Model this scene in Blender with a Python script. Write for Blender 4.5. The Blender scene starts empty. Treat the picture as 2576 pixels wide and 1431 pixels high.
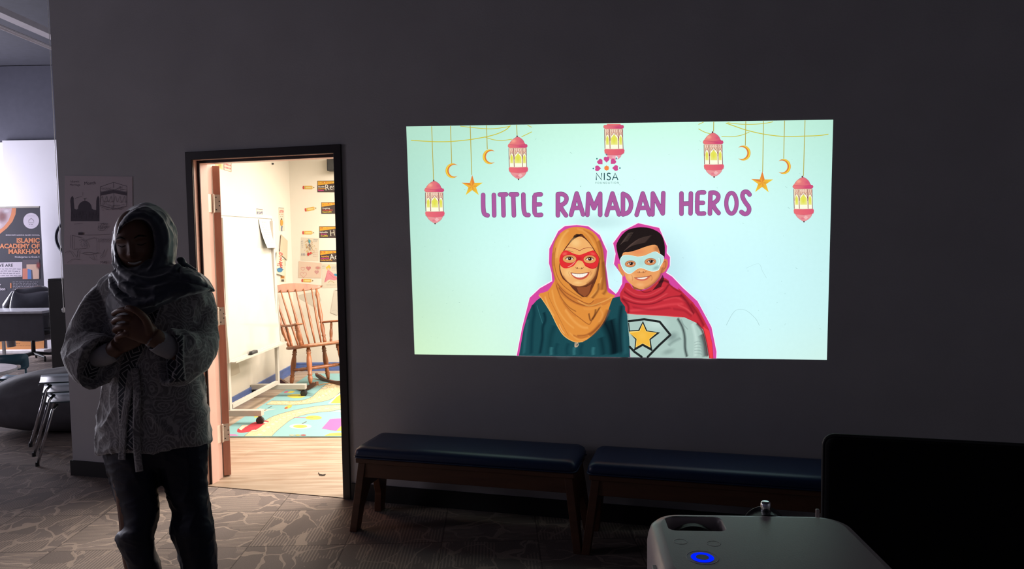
import bpy, bmesh, math, random
import numpy as np
from mathutils import Vector, Matrix, noise
from mathutils.bvhtree import BVHTree
from mathutils.geometry import tessellate_polygon
random.seed(7)
PI = math.pi
sc = bpy.context.scene
C = bpy.context.collection
# ------------------------------------------------------------------ camera
FPX, CX, CY = 1850.0, 1288.0, 715.5
YAW, PITCH, ROLL = 0.26606, 0.06283, -0.01394
CAM = Vector((0, -3.92, 1.55))
_c, _s = math.cos(YAW), math.sin(YAW)
_f = Vector((-_s, _c, 0)); _r = Vector((_c, _s, 0)); _u = Vector((0, 0, 1))
FW = _f*math.cos(PITCH) - _u*math.sin(PITCH)
_u2 = _u*math.cos(PITCH) + _f*math.sin(PITCH)
RT = _r*math.cos(ROLL) + _u2*math.sin(ROLL)
UP = _u2*math.cos(ROLL) - _r*math.sin(ROLL)
cd = bpy.data.cameras.new('camera'); cam = bpy.data.objects.new('camera', cd); C.objects.link(cam)
cd.sensor_width = 36; cd.lens = FPX/2576*36; cd.clip_start = 0.05; cd.clip_end = 100
cam.matrix_world = Matrix(((RT.x, UP.x, -FW.x, CAM.x), (RT.y, UP.y, -FW.y, CAM.y), (RT.z, UP.z, -FW.z, CAM.z), (0, 0, 0, 1)))
sc.camera = cam
# ------------------------------------------------------------------ colour, world, exposure, large lights
sc.view_settings.view_transform = 'Standard'; sc.view_settings.look = 'None'
sc.view_settings.exposure = 0.0; sc.view_settings.gamma = 1.0; sc.view_settings.use_curve_mapping = False
sc.cycles.use_denoising = True; sc.cycles.transparent_max_bounces = 48; sc.cycles.max_bounces = 10
sc.cycles.sample_clamp_indirect = 6
wd = bpy.data.worlds.new('world'); sc.world = wd; wd.use_nodes = True
wd.node_tree.nodes['Background'].inputs[0].default_value = (0.55, 0.6, 0.8, 1)
wd.node_tree.nodes['Background'].inputs[1].default_value = 1.0
GA = math.radians(14.3)                     # the building's grid against the projection wall
GF = Vector((-math.sin(GA), math.cos(GA), 0)); GR = Vector((math.cos(GA), math.sin(GA), 0))
def area_light(name, loc, direction, sx, sy, power, col, spread=180):
    l = bpy.data.lights.new(name, 'AREA'); l.shape = 'RECTANGLE'; l.size = sx; l.size_y = sy; l.energy = power; l.color = col
    l.spread = math.radians(spread)
    o = bpy.data.objects.new(name, l); C.objects.link(o); o.location = loc
    o.rotation_euler = Vector(direction).to_track_quat('-Z', 'Y').to_euler(); return o
CORNER = Vector((-4.80, 3.80, 0))           # far left corner of the classroom
for k, (a, b) in enumerate([(1.5, -1.1), (2.9, -1.1), (4.3, -1.1), (1.5, -2.7), (2.9, -2.7), (4.3, -2.7)]):
    p = CORNER + GR*a + GF*b
    area_light('classroom_daylight_lamp', (p.x, p.y, 2.68), (0, 0, -1), 0.6, 1.2, 86, (1.0, 0.90, 0.78))
# daylight entering the hall through its windows (hall side wall, far left)
area_light('hall_window_daylight', (-11.6, 3.0, 2.0), (1, -0.25, -0.08), 3.4, 2.2, 440, (0.87, 0.86, 1.0))
area_light('hall_window_daylight', (-9.3, -3.6, 2.0), (1, 0.12, -0.05), 1.6, 1.6, 46, (0.92, 0.84, 1.0))
# ------------------------------------------------------------------ backprojection onto real planes
def ray(px, py): return FW + RT*((px-CX)/FPX) - UP*((py-CY)/FPX)
def hit(px, py, P, n):
    d = ray(px, py); t = (Vector(P)-CAM).dot(n)/d.dot(n); return CAM + d*t
def onz(px, py, z=0.0): return hit(px, py, (0, 0, z), Vector((0, 0, 1)))
def ony(px, py, y=0.0): return hit(px, py, (0, y, 0), Vector((0, 1, 0)))
def atd(px, py, D):
    d = ray(px, py); return CAM + d*D
# ------------------------------------------------------------------ materials
def srgb(r, g, b):
    def f(c):
        c /= 255.0
        return c/12.92 if c <= 0.04045 else ((c+0.055)/1.055)**2.4
    return (f(r), f(g), f(b))
def pm(name, col, rough=0.6, metal=0.0, var=0.12, scale=12.0, bump=0.0, bscale=200.0, spec=0.5, coat=0.0, stretch=(1, 1, 1), sheen=0.0):
    m = bpy.data.materials.new(name); m.use_nodes = True; nt = m.node_tree; n = nt.nodes; L = nt.links
    b = n['Principled BSDF']; b.inputs['Roughness'].default_value = rough; b.inputs['Metallic'].default_value = metal
    b.inputs['Specular IOR Level'].default_value = spec; b.inputs['Coat Weight'].default_value = coat
    b.inputs['Sheen Weight'].default_value = sheen
    tc = n.new('ShaderNodeTexCoord'); mp = n.new('ShaderNodeMapping'); mp.inputs['Scale'].default_value = stretch
    L.new(tc.outputs['Object'], mp.inputs['Vector'])
    nz = n.new('ShaderNodeTexNoise'); nz.inputs['Scale'].default_value = scale; nz.inputs['Detail'].default_value = 4
    L.new(mp.outputs[0], nz.inputs['Vector'])
    r = n.new('ShaderNodeValToRGB'); c = Vector(col)
    r.color_ramp.elements[0].position = 0.3; r.color_ramp.elements[1].position = 0.7
    r.color_ramp.elements[0].color = (*[max(0, x*(1-var)) for x in c], 1); r.color_ramp.elements[1].color = (*[min(1, x*(1+var)) for x in c], 1)
    L.new(nz.outputs['Fac'], r.inputs[0]); L.new(r.outputs[0], b.inputs['Base Color'])
    if bump:
        n2 = n.new('ShaderNodeTexNoise'); n2.inputs['Scale'].default_value = bscale; n2.inputs['Detail'].default_value = 3
        L.new(mp.outputs[0], n2.inputs['Vector'])
        bp = n.new('ShaderNodeBump'); bp.inputs['Strength'].default_value = bump; bp.inputs['Distance'].default_value = 0.004
        L.new(n2.outputs['Fac'], bp.inputs['Height']); L.new(bp.outputs[0], b.inputs['Normal'])
    return m
def emit(name, col, strength):
    m = bpy.data.materials.new(name); m.use_nodes = True; nt = m.node_tree; nt.nodes.clear()
    e = nt.nodes.new('ShaderNodeEmission'); e.inputs[0].default_value = (*col, 1); e.inputs[1].default_value = strength
    o = nt.nodes.new('ShaderNodeOutputMaterial'); nt.links.new(e.outputs[0], o.inputs[0]); return m
def col_mat(name, light=False, strength=1.0, k=1.0):
    """printed or projected colour held in the mesh's colour attribute"""
    m = bpy.data.materials.new(name); m.use_nodes = True; nt = m.node_tree; n = nt.nodes; L = nt.links
    at = n.new('ShaderNodeAttribute'); at.attribute_name = 'ink'
    tc = n.new('ShaderNodeTexCoord'); nz = n.new('ShaderNodeTexNoise'); nz.inputs['Scale'].default_value = 45; nz.inputs['Detail'].default_value = 5
    L.new(tc.outputs['Object'], nz.inputs['Vector'])
    mr = n.new('ShaderNodeMapRange'); mr.inputs[3].default_value = 0.975*k; mr.inputs[4].default_value = 1.02*k
    L.new(nz.outputs['Fac'], mr.inputs[0])
    vm = n.new('ShaderNodeVectorMath'); vm.operation = 'SCALE'; L.new(at.outputs['Color'], vm.inputs[0]); L.new(mr.outputs[0], vm.inputs['Scale'])
    if light:
        n.remove(n['Principled BSDF'])
        sh = n.new('ShaderNodeEmission'); sh.inputs[1].default_value = strength; L.new(vm.outputs[0], sh.inputs[0])
    else:
        sh = n['Principled BSDF']; sh.inputs['Roughness'].default_value = 0.7; L.new(vm.outputs[0], sh.inputs['Base Color'])
    tr = n.new('ShaderNodeBsdfTransparent'); mx = n.new('ShaderNodeMixShader')
    L.new(at.outputs['Alpha'], mx.inputs[0]); L.new(tr.outputs[0], mx.inputs[1]); L.new(sh.outputs[0], mx.inputs[2])
    L.new(mx.outputs[0], n['Material Output'].inputs[0]); return m
# ------------------------------------------------------------------ object helpers
WM = {}
def link(o):
    C.objects.link(o); return o
def tag(o, label=None, cat=None, group=None, kind=None):
    if label: o['label'] = label
    if cat: o['category'] = cat
    if group: o['group'] = group
    if kind: o['kind'] = kind
    return o
def thing(name, label, cat, loc=(0, 0, 0), rz=0.0, group=None, kind=None, rx=0.0, ry=0.0):
    o = link(bpy.data.objects.new(name, None)); o.empty_display_size = 0.05
    o.location = loc; o.rotation_euler = (rx, ry, rz)
    WM[o] = Matrix.Translation(Vector(loc)) @ o.rotation_euler.to_matrix().to_4x4()
    return tag(o, label, cat, group, kind)
def new(name, bm, mat, parent=None, world=False, smooth=False, bevel=0.0, sub=0, keep=False):
    """link ONE mesh object. Parent given: the shape is in the parent's space (or the world's when world=True)"""
    if isinstance(bm, bpy.types.Mesh): me = bm
    else:
        bmesh.ops.recalc_face_normals(bm, faces=bm.faces)
        me = bpy.data.meshes.new(name); bm.to_mesh(me); bm.free()
    o = link(bpy.data.objects.new(name, me))
    for m in (mat if isinstance(mat, (list, tuple)) else [mat]): me.materials.append(m)
    if parent is None:
        if not keep and len(me.vertices):
            n = len(me.vertices); co = np.empty(n*3); me.vertices.foreach_get('co', co); co = co.reshape(-1, 3)
            b = Vector(((co[:, 0].min()+co[:, 0].max())/2, (co[:, 1].min()+co[:, 1].max())/2, co[:, 2].min()))
            me.transform(Matrix.Translation(-b)); o.location = b
            WM[o] = Matrix.Translation(b)
        else: WM[o] = Matrix.Identity(4)
    else:
        if world: me.transform(WM[parent].inverted())
        o.parent = parent; WM[o] = WM[parent].copy()
    if smooth:
        for p in me.polygons: p.use_smooth = True
    if bevel:
        md = o.modifiers.new('bevel', 'BEVEL'); md.width = bevel; md.segments = 2; md.limit_method = 'ANGLE'; md.angle_limit = math.radians(40)
        md.harden_normals = False
    if sub:
        md = o.modifiers.new('sub', 'SUBSURF'); md.levels = sub; md.render_levels = sub
    return o
def dup(root, loc, rz, label=None):
    r = root.copy(); C.objects.link(r); r.location = loc; r.rotation_euler = (0, 0, rz)
    if label: r['label'] = label
    for ch in list(root.children):
        c = ch.copy(); C.objects.link(c); c.parent = r
        for g in ch.children:
            d = g.copy(); C.objects.link(d); d.parent = c
    return r
def B(): return bmesh.new()
def box(bm, c, s, M=None, rz=0.0):
    r = bmesh.ops.create_cube(bm, size=1.0)['verts']
    T = Matrix.Translation(Vector(c)) @ Matrix.Rotation(rz, 4, 'Z') @ Matrix.Diagonal((s[0], s[1], s[2], 1))
    if M is not None: T = M @ T
    bmesh.ops.transform(bm, matrix=T, verts=r); return bm
def box2(bm, x0, x1, y0, y1, z0, z1): return box(bm, ((x0+x1)/2, (y0+y1)/2, (z0+z1)/2), (x1-x0, y1-y0, z1-z0))
def frame_of(d):
    d = Vector(d).normalized(); a = Vector((0, 0, 1)) if abs(d.z) < 0.9 else Vector((1, 0, 0))
    x = a.cross(d).normalized(); y = d.cross(x); return x, y, d
def loft(bm, rings, cap=True, closed=True):
    vs = [[bm.verts.new(p) for p in r] for r in rings]; n = len(vs[0])
    for a, b in zip(vs[:-1], vs[1:]):
        for i in range(n if closed else n-1):
            j = (i+1) % n
            try: bm.faces.new((a[i], a[j], b[j], b[i]))
            except ValueError: pass
    if cap:
        for v in (vs[0], vs[-1]):
            try: bm.faces.new(v)
            except ValueError: pass
    return bm
def tube(bm, pts, rad, n=12, cap=True, flat=1.0):
    pts = [Vector(p) for p in pts]; rad = rad if isinstance(rad, (list, tuple)) else [rad]*len(pts)
    rings = []; x = None
    for i, p in enumerate(pts):
        t = (pts[min(i+1, len(pts)-1)] - pts[max(i-1, 0)]).normalized()
        if x is None: x, y, _ = frame_of(t)
        else:
            x = (x - t*x.dot(t)).normalized(); y = t.cross(x)
        rings.append([p + x*(rad[i]*math.cos(2*PI*k/n)) + y*(rad[i]*flat*math.sin(2*PI*k/n)) for k in range(n)])
    return loft(bm, rings, cap)
def lathe(bm, p0, p1, prof, n=16):
    """turned piece from p0 to p1: prof = [(t, radius)]"""
    p0 = Vector(p0); p1 = Vector(p1); x, y, d = frame_of(p1-p0)
    return loft(bm, [[p0.lerp(p1, t) + x*(r*math.cos(2*PI*k/n)) + y*(r*math.sin(2*PI*k/n)) for k in range(n)] for t, r in prof])
def prism(bm, pts, off):
    off = Vector(off); a = [bm.verts.new(Vector(p)) for p in pts]; b = [bm.verts.new(Vector(p)+off) for p in pts]
    n = len(a)
    for t in tessellate_polygon([[Vector(p) for p in pts]]):
        bm.faces.new((a[t[0]], a[t[1]], a[t[2]])); bm.faces.new((b[t[2]], b[t[1]], b[t[0]]))
    for i in range(n):
        j = (i+1) % n; bm.faces.new((a[i], a[j], b[j], b[i]))
    return bm
def spline(pts, k=6, closed=False):
    P = [np.array(p, float) for p in pts]; n = len(P); out = []
    rng = range(n) if closed else range(n-1)
    for i in rng:
        if closed: a, b, c, d = P[i-1], P[i], P[(i+1) % n], P[(i+2) % n]
        else: a, b, c, d = P[max(i-1, 0)], P[i], P[i+1], P[min(i+2, n-1)]
        for j in range(k):
            t = j/k
            out.append(0.5*((2*b)+(-a+c)*t+(2*a-5*b+4*c-d)*t*t+(-a+3*b-3*c+d)*t**3))
    if not closed: out.append(P[-1])
    return [tuple(float(v) for v in q) for q in out]
def rrect(x0, y0, x1, y1, r, n=5):
    o = []
    for cx, cy, a in ((x1-r, y1-r, 0), (x0+r, y1-r, 90), (x0+r, y0+r, 180), (x1-r, y0+r, 270)):
        for k in range(n+1):
            t = math.radians(a+90*k/n); o.append((cx+r*math.cos(t), cy+r*math.sin(t)))
    return o
# ------------------------------------------------------------------ flat artwork (prints, posters, the projected slide)
_tx = {}
def glyphs(s, bold=0.0):
    k = (s, bold)
    if k in _tx: return _tx[k]
    cu = bpy.data.curves.new('t', 'FONT'); cu.body = s; cu.offset = bold; cu.resolution_u = 3
    o = bpy.data.objects.new('t', cu); C.objects.link(o)
    dg = bpy.context.evaluated_depsgraph_get(); dg.update()
    me = bpy.data.meshes.new_from_object(o.evaluated_get(dg))
    v = [(q.co.x, q.co.y) for q in me.vertices]; f = [tuple(p.vertices) for p in me.polygons]
    bpy.data.objects.remove(o); bpy.data.curves.remove(cu); bpy.data.meshes.remove(me)
    _tx[k] = (v, f); return v, f
class Art:
    """collects coloured shapes drawn in a 2-D frame; place(x, y) gives the point on the surface, nrm its outward normal"""
    def __init__(s, place, nrm, eps=2.5e-5, start=1.0):
        s.place, s.n, s.eps, s.k = place, Vector(nrm), eps, start
        s.v, s.f, s.c = [], [], []
    def _add(s, pts, faces, cols):
        o = len(s.v); off = s.n*(s.eps*s.k); s.k += 1
        for p, c in zip(pts, cols):
            s.v.append(s.place(p[0], p[1])+off); s.c.append(c)
        s.f += [tuple(o+i for i in f) for f in faces]
    def poly(s, pts, col, smooth=0, alpha=1.0, grad=None):
        if smooth: pts = spline(pts, smooth, True)
        tr = tessellate_polygon([[Vector((p[0], p[1], 0)) for p in pts]])
        c = (*srgb(*col), alpha)
        if grad:     # (x0, y0, x1, y1, col2)
            x0, y0, x1, y1, c2 = grad; c2 = (*srgb(*c2), alpha); L = (x1-x0)**2+(y1-y0)**2; cs = []
            for p in pts:
                t = min(1, max(0, ((p[0]-x0)*(x1-x0)+(p[1]-y0)*(y1-y0))/L)); cs.append(tuple(a+(b-a)*t for a, b in zip(c, c2)))
        else: cs = [c]*len(pts)
        s._add(pts, tr, cs)
    def rect(s, x0, y0, x1, y1, col, alpha=1.0): s.poly([(x0, y0), (x1, y0), (x1, y1), (x0, y1)], col, alpha=alpha)
    def grid(s, x0, y0, x1, y1, rows, place=None):
        """rows: table of colours, interpolated"""
        T = np.array([[srgb(*c) for c in r] for r in rows]); ny, nx = 16, 28; pts = []; cs = []
        for j in range(ny+1):
            for i in range(nx+1):
                u, v = i/nx*(T.shape[1]-1), j/ny*(T.shape[0]-1); a, b = min(int(u), T.shape[1]-2), min(int(v), T.shape[0]-2); u -= a; v -= b
                q = T[b, a]*(1-u)*(1-v)+T[b, a+1]*u*(1-v)+T[b+1, a]*(1-u)*v+T[b+1, a+1]*u*v
                pts.append((x0+(x1-x0)*i/nx, y0+(y1-y0)*j/ny)); cs.append((*q, 1))
        s._add(pts, [(j*(nx+1)+i, j*(nx+1)+i+1, (j+1)*(nx+1)+i+1, (j+1)*(nx+1)+i) for j in range(ny) for i in range(nx)], cs)
    def ell(s, cx, cy, rx, ry, col, n=24, alpha=1.0, rot=0.0, a0=0.0, a1=2*PI):
        cr, sr = math.cos(rot), math.sin(rot)
        s.poly([(cx+rx*math.cos(t)*cr-ry*math.sin(t)*sr, cy+rx*math.cos(t)*sr+ry*math.sin(t)*cr) for t in [a0+(a1-a0)*k/n for k in range(n)]], col, alpha=alpha)
    def blob(s, cx, cy, rx, ry, col, alpha=0.6, rot=0.0, n=20, core=0.35):
        cr, sr = math.cos(rot), math.sin(rot); c = srgb(*col); pts = [(cx, cy)]; cs = [(*c, alpha)]; f = []
        for q, (rr, al) in enumerate(((core, alpha*0.8), (0.7, alpha*0.3), (1.0, 0.0))):
            for k in range(n):
                t = 2*PI*k/n; a, b = rx*rr*math.cos(t), ry*rr*math.sin(t)
                pts.append((cx+a*cr-b*sr, cy+a*sr+b*cr)); cs.append((*c, al))
                j = (k+1) % n
                if q == 0: f.append((0, 1+k, 1+j))
                else: f.append((1+(q-1)*n+k, 1+q*n+k, 1+q*n+j, 1+(q-1)*n+j))
        s._add(pts, f, cs)
    def stroke(s, pts, w, col, alpha=1.0, soft=False, smooth=5, taper=False, round_=True, loop=False):
        if smooth: pts = spline(pts, smooth, loop)
        if loop: pts = pts+[pts[0]]
        P = [np.array(p, float) for p in pts]; n = len(P); c = srgb(*col); V = []; F = []; CS = []
        for i in range(n):
            t = P[min(i+1, n-1)]-P[max(i-1, 0)]
            if loop and i in (0, n-1): t = P[1]-P[-2]
            t = t/(np.linalg.norm(t)+1e-9); q = np.array([-t[1], t[0]])
            ww = w/2*(math.sin(PI*(i+0.35)/(n-0.3))**0.6 if taper else 1.0)
            if soft:
                V += [P[i]-q*ww, P[i], P[i]+q*ww]; e = alpha*(0 if i in (0, n-1) else 1); CS += [(*c, 0), (*c, e), (*c, 0)]
            else:
                V += [P[i]-q*ww, P[i]+q*ww]; CS += [(*c, alpha)]*2
        m = 3 if soft else 2
        for i in range(n-1):
            for j in range(m-1): F.append((i*m+j, (i+1)*m+j, (i+1)*m+j+1, i*m+j+1))
        s._add(V, F, CS)
        if round_ and not soft and not taper and not loop:
            k = s.k
            for e in (P[0], P[-1]):
                s.k = k-1; s.ell(e[0], e[1], w/2, w/2, col, 14, alpha)
            s.k = k
    def text(s, t, x, y, size, col, bold=0.0, sx=1.0, rot=0.0, align='l', fit=None):
        v, f = glyphs(t, bold); xs = [q[0] for q in v]
        if not v: return
        w = max(xs)
        if fit: sx = fit/(w*size)
        o = {'l': 0, 'c': -w*sx*size/2, 'r': -w*sx*size}[align]; cr, sr = math.cos(rot), math.sin(rot)
        pts = []
        for a, b in v:
            a, b = a*sx*size+o, -b*size; pts.append((x+a*cr-b*sr, y+a*sr+b*cr))
        s._add(pts, f, [(*srgb(*col), 1)]*len(pts))
    def scribble(s, x0, y0, x1, y1, lines, w, col, amp=1.0, seed=1):
        """lines of handwriting-like or print-like marks too small to read"""
        rnd = random.Random(seed)
        for j in range(lines):
            y = y0+(y1-y0)*(j+0.5)/lines; x = x0
            while x < x1-2*w:
                L = rnd.uniform(2, 7)*w; s.k -= 0.97
                s.stroke([(x, y+rnd.uniform(-amp, amp)), (min(x+L/2, x1), y+rnd.uniform(-amp, amp)), (min(x+L, x1), y+rnd.uniform(-amp, amp))], w, col, smooth=0, round_=False)
                x += L+w*1.5
    def mesh(s, name):
        me = bpy.data.meshes.new(name); me.from_pydata([tuple(v) for v in s.v], [], s.f)
        a = me.color_attributes.new('ink', 'FLOAT_COLOR', 'POINT'); a.data.foreach_set('color', np.array(s.c, np.float32).ravel()); return me
PRINT = col_mat('printed ink'); SLIDE = col_mat('projected light', True, 1.04); PAPER = col_mat('printed card', k=0.50)
def sheet_art(P0, ux, uy, w, h, res, col, thick=0.0012, nrm=None):
    """a sheet w x h (metres) with top-left corner P0; its art frame runs 0..res across. returns an Art with the sheet already in it"""
    P0 = Vector(P0); ux = Vector(ux).normalized(); uy = Vector(uy).normalized(); k = w/res
    n = nrm if nrm is not None else ux.cross(-uy)
    n = Vector(n).normalized()
    if n.dot(CAM-P0) < 0: n = -n
    a = Art(lambda x, y: P0+ux*(x*k)+uy*(y*k), n, eps=8e-5)
    H = h/k; c = (*srgb(*col), 1)
    o = [P0, P0+ux*w, P0+ux*w+uy*h, P0+uy*h]
    a.v = [p for p in o]+[p-n*thick for p in o]; a.c = [c]*8
    a.f = [(0, 1, 2, 3), (7, 6, 5, 4), (0, 4, 5, 1), (1, 5, 6, 2), (2, 6, 7, 3), (3, 7, 4, 0)]
    a.W, a.H = res, H
    return a
# ------------------------------------------------------------------ surfaces
def carpet_material():
    m = bpy.data.materials.new('carpet tiles'); m.use_nodes = True; nt = m.node_tree; n = nt.nodes; L = nt.links; b = n['Principled BSDF']
    b.inputs['Roughness'].default_value = 0.95; b.inputs['Specular IOR Level'].default_value = 0.15
    def N(t, **k):
        q = n.new(t)
        for a, v in k.items(): setattr(q, a, v)
        return q
    def M(op, a, c=None, d=None):
        q = N('ShaderNodeMath', operation=op)
        for i, v in enumerate((a, c, d)):
            if v is None: continue
            if isinstance(v, (int, float)): q.inputs[i].default_value = v
            else: L.new(v, q.inputs[i])
        return q.outputs[0]
    def V(op, a, c=None):
        q = N('ShaderNodeVectorMath', operation=op)
        for i, v in enumerate((a, c)):
            if v is None: continue
            if isinstance(v, (tuple, list)): q.inputs[i].default_value = v
            else: L.new(v, q.inputs[i])
        return q.outputs[0]
    tc = N('ShaderNodeTexCoord')
    mp = N('ShaderNodeMapping', vector_type='TEXTURE'); mp.inputs['Location'].default_value = (-2.278, -0.749, 0)
    mp.inputs['Rotation'].default_value = (0, 0, math.radians(16.5)); mp.inputs['Scale'].default_value = (0.4935, 0.4935, 1)
    L.new(tc.outputs['Object'], mp.inputs[0])
    p = mp.outputs[0]; idv = V('FLOOR', p); loc = V('FRACTION', p)
    wn = N('ShaderNodeTexWhiteNoise', noise_dimensions='2D'); L.new(idv, wn.inputs['Vector'])
    sp = N('ShaderNodeSeparateXYZ'); L.new(loc, sp.inputs[0])
    sel = M('GREATER_THAN', wn.outputs['Value'], 0.5)
    def mix(a, c): return M('ADD', M('MULTIPLY', a, M('SUBTRACT', 1.0, sel)), M('MULTIPLY', c, sel))
    qx, qy = mix(sp.outputs[0], sp.outputs[1]), mix(sp.outputs[1], sp.outputs[0])
    cb = N('ShaderNodeCombineXYZ'); L.new(qx, cb.inputs[0]); L.new(qy, cb.inputs[1])
    off = V('MULTIPLY', wn.outputs['Color'], (17, 17, 17))
    w = V('ADD', cb.outputs[0], off)
    nz = N('ShaderNodeTexNoise'); nz.inputs['Scale'].default_value = 2.2; L.new(w, nz.inputs['Vector'])
    wv = V('ADD', w, V('MULTIPLY', nz.outputs['Color'], (0.55, 0.4, 0)))
    vo = N('ShaderNodeTexVoronoi', feature='DISTANCE_TO_EDGE'); vo.inputs['Scale'].default_value = 1.0
    L.new(V('MULTIPLY', wv, (1.5, 3.1, 0)), vo.inputs['Vector'])
    vn = N('ShaderNodeTexNoise'); vn.inputs['Scale'].default_value = 3.1; L.new(V('ADD', w, (7.3, 1.1, 0)), vn.inputs['Vector'])
    vein = M('LESS_THAN', vo.outputs['Distance'], M('MULTIPLY_ADD', vn.outputs['Fac'], 0.11, -0.028))
    vc = N('ShaderNodeTexVoronoi', feature='F1'); vc.inputs['Scale'].default_value = 1.0
    L.new(V('MULTIPLY', wv, (1.5, 3.1, 0)), vc.inputs['Vector'])
    sc3 = N('ShaderNodeSeparateXYZ'); L.new(vc.outputs['Color'], sc3.inputs[0])
    hs = M('SINE', M('MULTIPLY', qy, 2*PI*30)); hatch = M('GREATER_THAN', hs, 0.25)
    hn = N('ShaderNodeTexNoise'); hn.inputs['Scale'].default_value = 2.6; L.new(w, hn.inputs['Vector'])
    hmask = M('GREATER_THAN', hn.outputs['Fac'], 0.47)
    hatch = M('MULTIPLY', hatch, hmask)
    hatch = M('MULTIPLY', hatch, 0.75)
    light = M('MAXIMUM', vein, hatch)
    tone = M('MULTIPLY_ADD', sc3.outputs[0], 0.16, 0.92)
    fn = N('ShaderNodeTexNoise'); fn.inputs['Scale'].default_value = 260; L.new(tc.outputs['Object'], fn.inputs['Vector'])
    tone = M('MULTIPLY', tone, M('MULTIPLY_ADD', fn.outputs['Fac'], 0.5, 0.75))
    mx = N('ShaderNodeMix', data_type='RGBA'); L.new(light, mx.inputs['Factor'])
    mx.inputs['A'].default_value = (0.20, 0.165, 0.155, 1); mx.inputs['B'].default_value = (0.36, 0.29, 0.25, 1)
    ex = M('MINIMUM', M('MINIMUM', sp.outputs[0], M('SUBTRACT', 1.0, sp.outputs[0])), M('MINIMUM', sp.outputs[1], M('SUBTRACT', 1.0, sp.outputs[1])))
    seam = M('MULTIPLY_ADD', M('LESS_THAN', ex, 0.007), -0.4, 1.0)
    sv = N('ShaderNodeVectorMath', operation='SCALE'); L.new(mx.outputs['Result'], sv.inputs[0]); L.new(M('MULTIPLY', tone, seam), sv.inputs['Scale'])
    L.new(sv.outputs[0], b.inputs['Base Color'])
    bp = N('ShaderNodeBump'); bp.inputs['Strength'].default_value = 0.5; bp.inputs['Distance'].default_value = 0.004
    L.new(fn.outputs['Fac'], bp.inputs['Height']); L.new(bp.outputs[0], b.inputs['Normal'])
    return m
def plank_material():
    m = bpy.data.materials.new('vinyl planks'); m.use_nodes = True; nt = m.node_tree; n = nt.nodes; L = nt.links; b = n['Principled BSDF']
    b.inputs['Roughness'].default_value = 0.45
    tc = n.new('ShaderNodeTexCoord'); mp = n.new('ShaderNodeMapping'); mp.vector_type = 'TEXTURE'; mp.inputs['Rotation'].default_value = (0, 0, math.radians(15))
    L.new(tc.outputs['Object'], mp.inputs[0])
    br = n.new('ShaderNodeTexBrick'); br.inputs['Scale'].default_value = 1; br.inputs['Brick Width'].default_value = 1.2; br.inputs['Row Height'].default_value = 0.18
    br.inputs['Mortar Size'].default_value = 0.0012; br.inputs['Color1'].default_value = (0.37, 0.295, 0.225, 1); br.inputs['Color2'].default_value = (0.34, 0.265, 0.20, 1)
    br.inputs['Mortar'].default_value = (0.45, 0.32, 0.22, 1); L.new(mp.outputs[0], br.inputs['Vector'])
    m2 = n.new('ShaderNodeMapping'); m2.inputs['Scale'].default_value = (1.1, 14, 1); L.new(mp.outputs[0], m2.inputs[0])
    nz = n.new('ShaderNodeTexNoise'); nz.inputs['Scale'].default_value = 2.0; nz.inputs['Detail'].default_value = 6; nz.inputs['Distortion'].default_value = 0.7; L.new(m2.outputs[0], nz.inputs['Vector'])
    r = n.new('ShaderNodeValToRGB'); r.color_ramp.elements[0].position = 0.35; r.color_ramp.elements[1].position = 0.6
    r.color_ramp.elements[0].color = (0.68, 0.58, 0.50, 1); r.color_ramp.elements[1].color = (1, 1, 1, 1); L.new(nz.outputs['Fac'], r.inputs[0])
    mx = n.new('ShaderNodeMix'); mx.data_type = 'RGBA'; mx.blend_type = 'MULTIPLY'; mx.inputs['Factor'].default_value = 1
    L.new(br.outputs['Color'], mx.inputs['A']); L.new(r.outputs[0], mx.inputs['B']); L.new(mx.outputs['Result'], b.inputs['Base Color']); return m
MW = pm('grey wall paint', (0.55, 0.54, 0.555), 0.85, var=0.05, scale=3, bump=0.15, bscale=90)
MCW = pm('cream classroom paint', (0.55, 0.505, 0.435), 0.6, var=0.04, scale=1.5, bump=0.1, bscale=60)
MBLK = pm('black rubber base', (0.012, 0.011, 0.013), 0.6)
MBLU = pm('blue vinyl base', (0.075, 0.12, 0.30), 0.4, var=0.15)
MDARK = pm('dark ceiling paint', (0.035, 0.035, 0.05), 0.9)
MHU = pm('dark slate upper wall paint', (0.10, 0.10, 0.135), 0.9, var=0.05)
MHL = pm('white hall wall paint', (0.72, 0.70, 0.76), 0.8, var=0.03, scale=2)
MCAR = carpet_material(); MPLK = plank_material()
MFR = pm('near black door casing', (0.022, 0.014, 0.016), 0.5)
MJB = pm('red brown jamb paint', (0.78, 0.50, 0.43), 0.38, var=0.06, scale=5)
MLEAF = pm('red brown door wood', (0.50, 0.235, 0.175), 0.45, var=0.12, scale=6, stretch=(6, 6, 0.6))
MSTEEL = pm('brushed steel', (0.78, 0.70, 0.62), 0.38, metal=0.35, var=0.05, scale=40)
MCHR = pm('chrome', (0.6, 0.6, 0.62), 0.18, metal=1.0, var=0.03)
MALU = pm('grey aluminium', (0.44, 0.41, 0.37), 0.45, metal=0.2, var=0.04)
MBP = pm('black plastic', (0.018, 0.018, 0.02), 0.45)
MWHITE = pm('white plastic', (0.75, 0.75, 0.75), 0.4)
def struct(name, bm, m, parent=None, **k):
    o = new(name, bm, m, parent, keep=(parent is None), **k)
    if parent is None: o['kind'] = 'structure'
    return o
XL, XR, DX0, DX1, DZ = -4.152, 3.6, -3.104, -2.136, 2.06
# floor
fb = B(); box2(fb, -13, 5, -6.5, 9, -0.1, 0.0); struct('floor', fb, MCAR)
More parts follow.
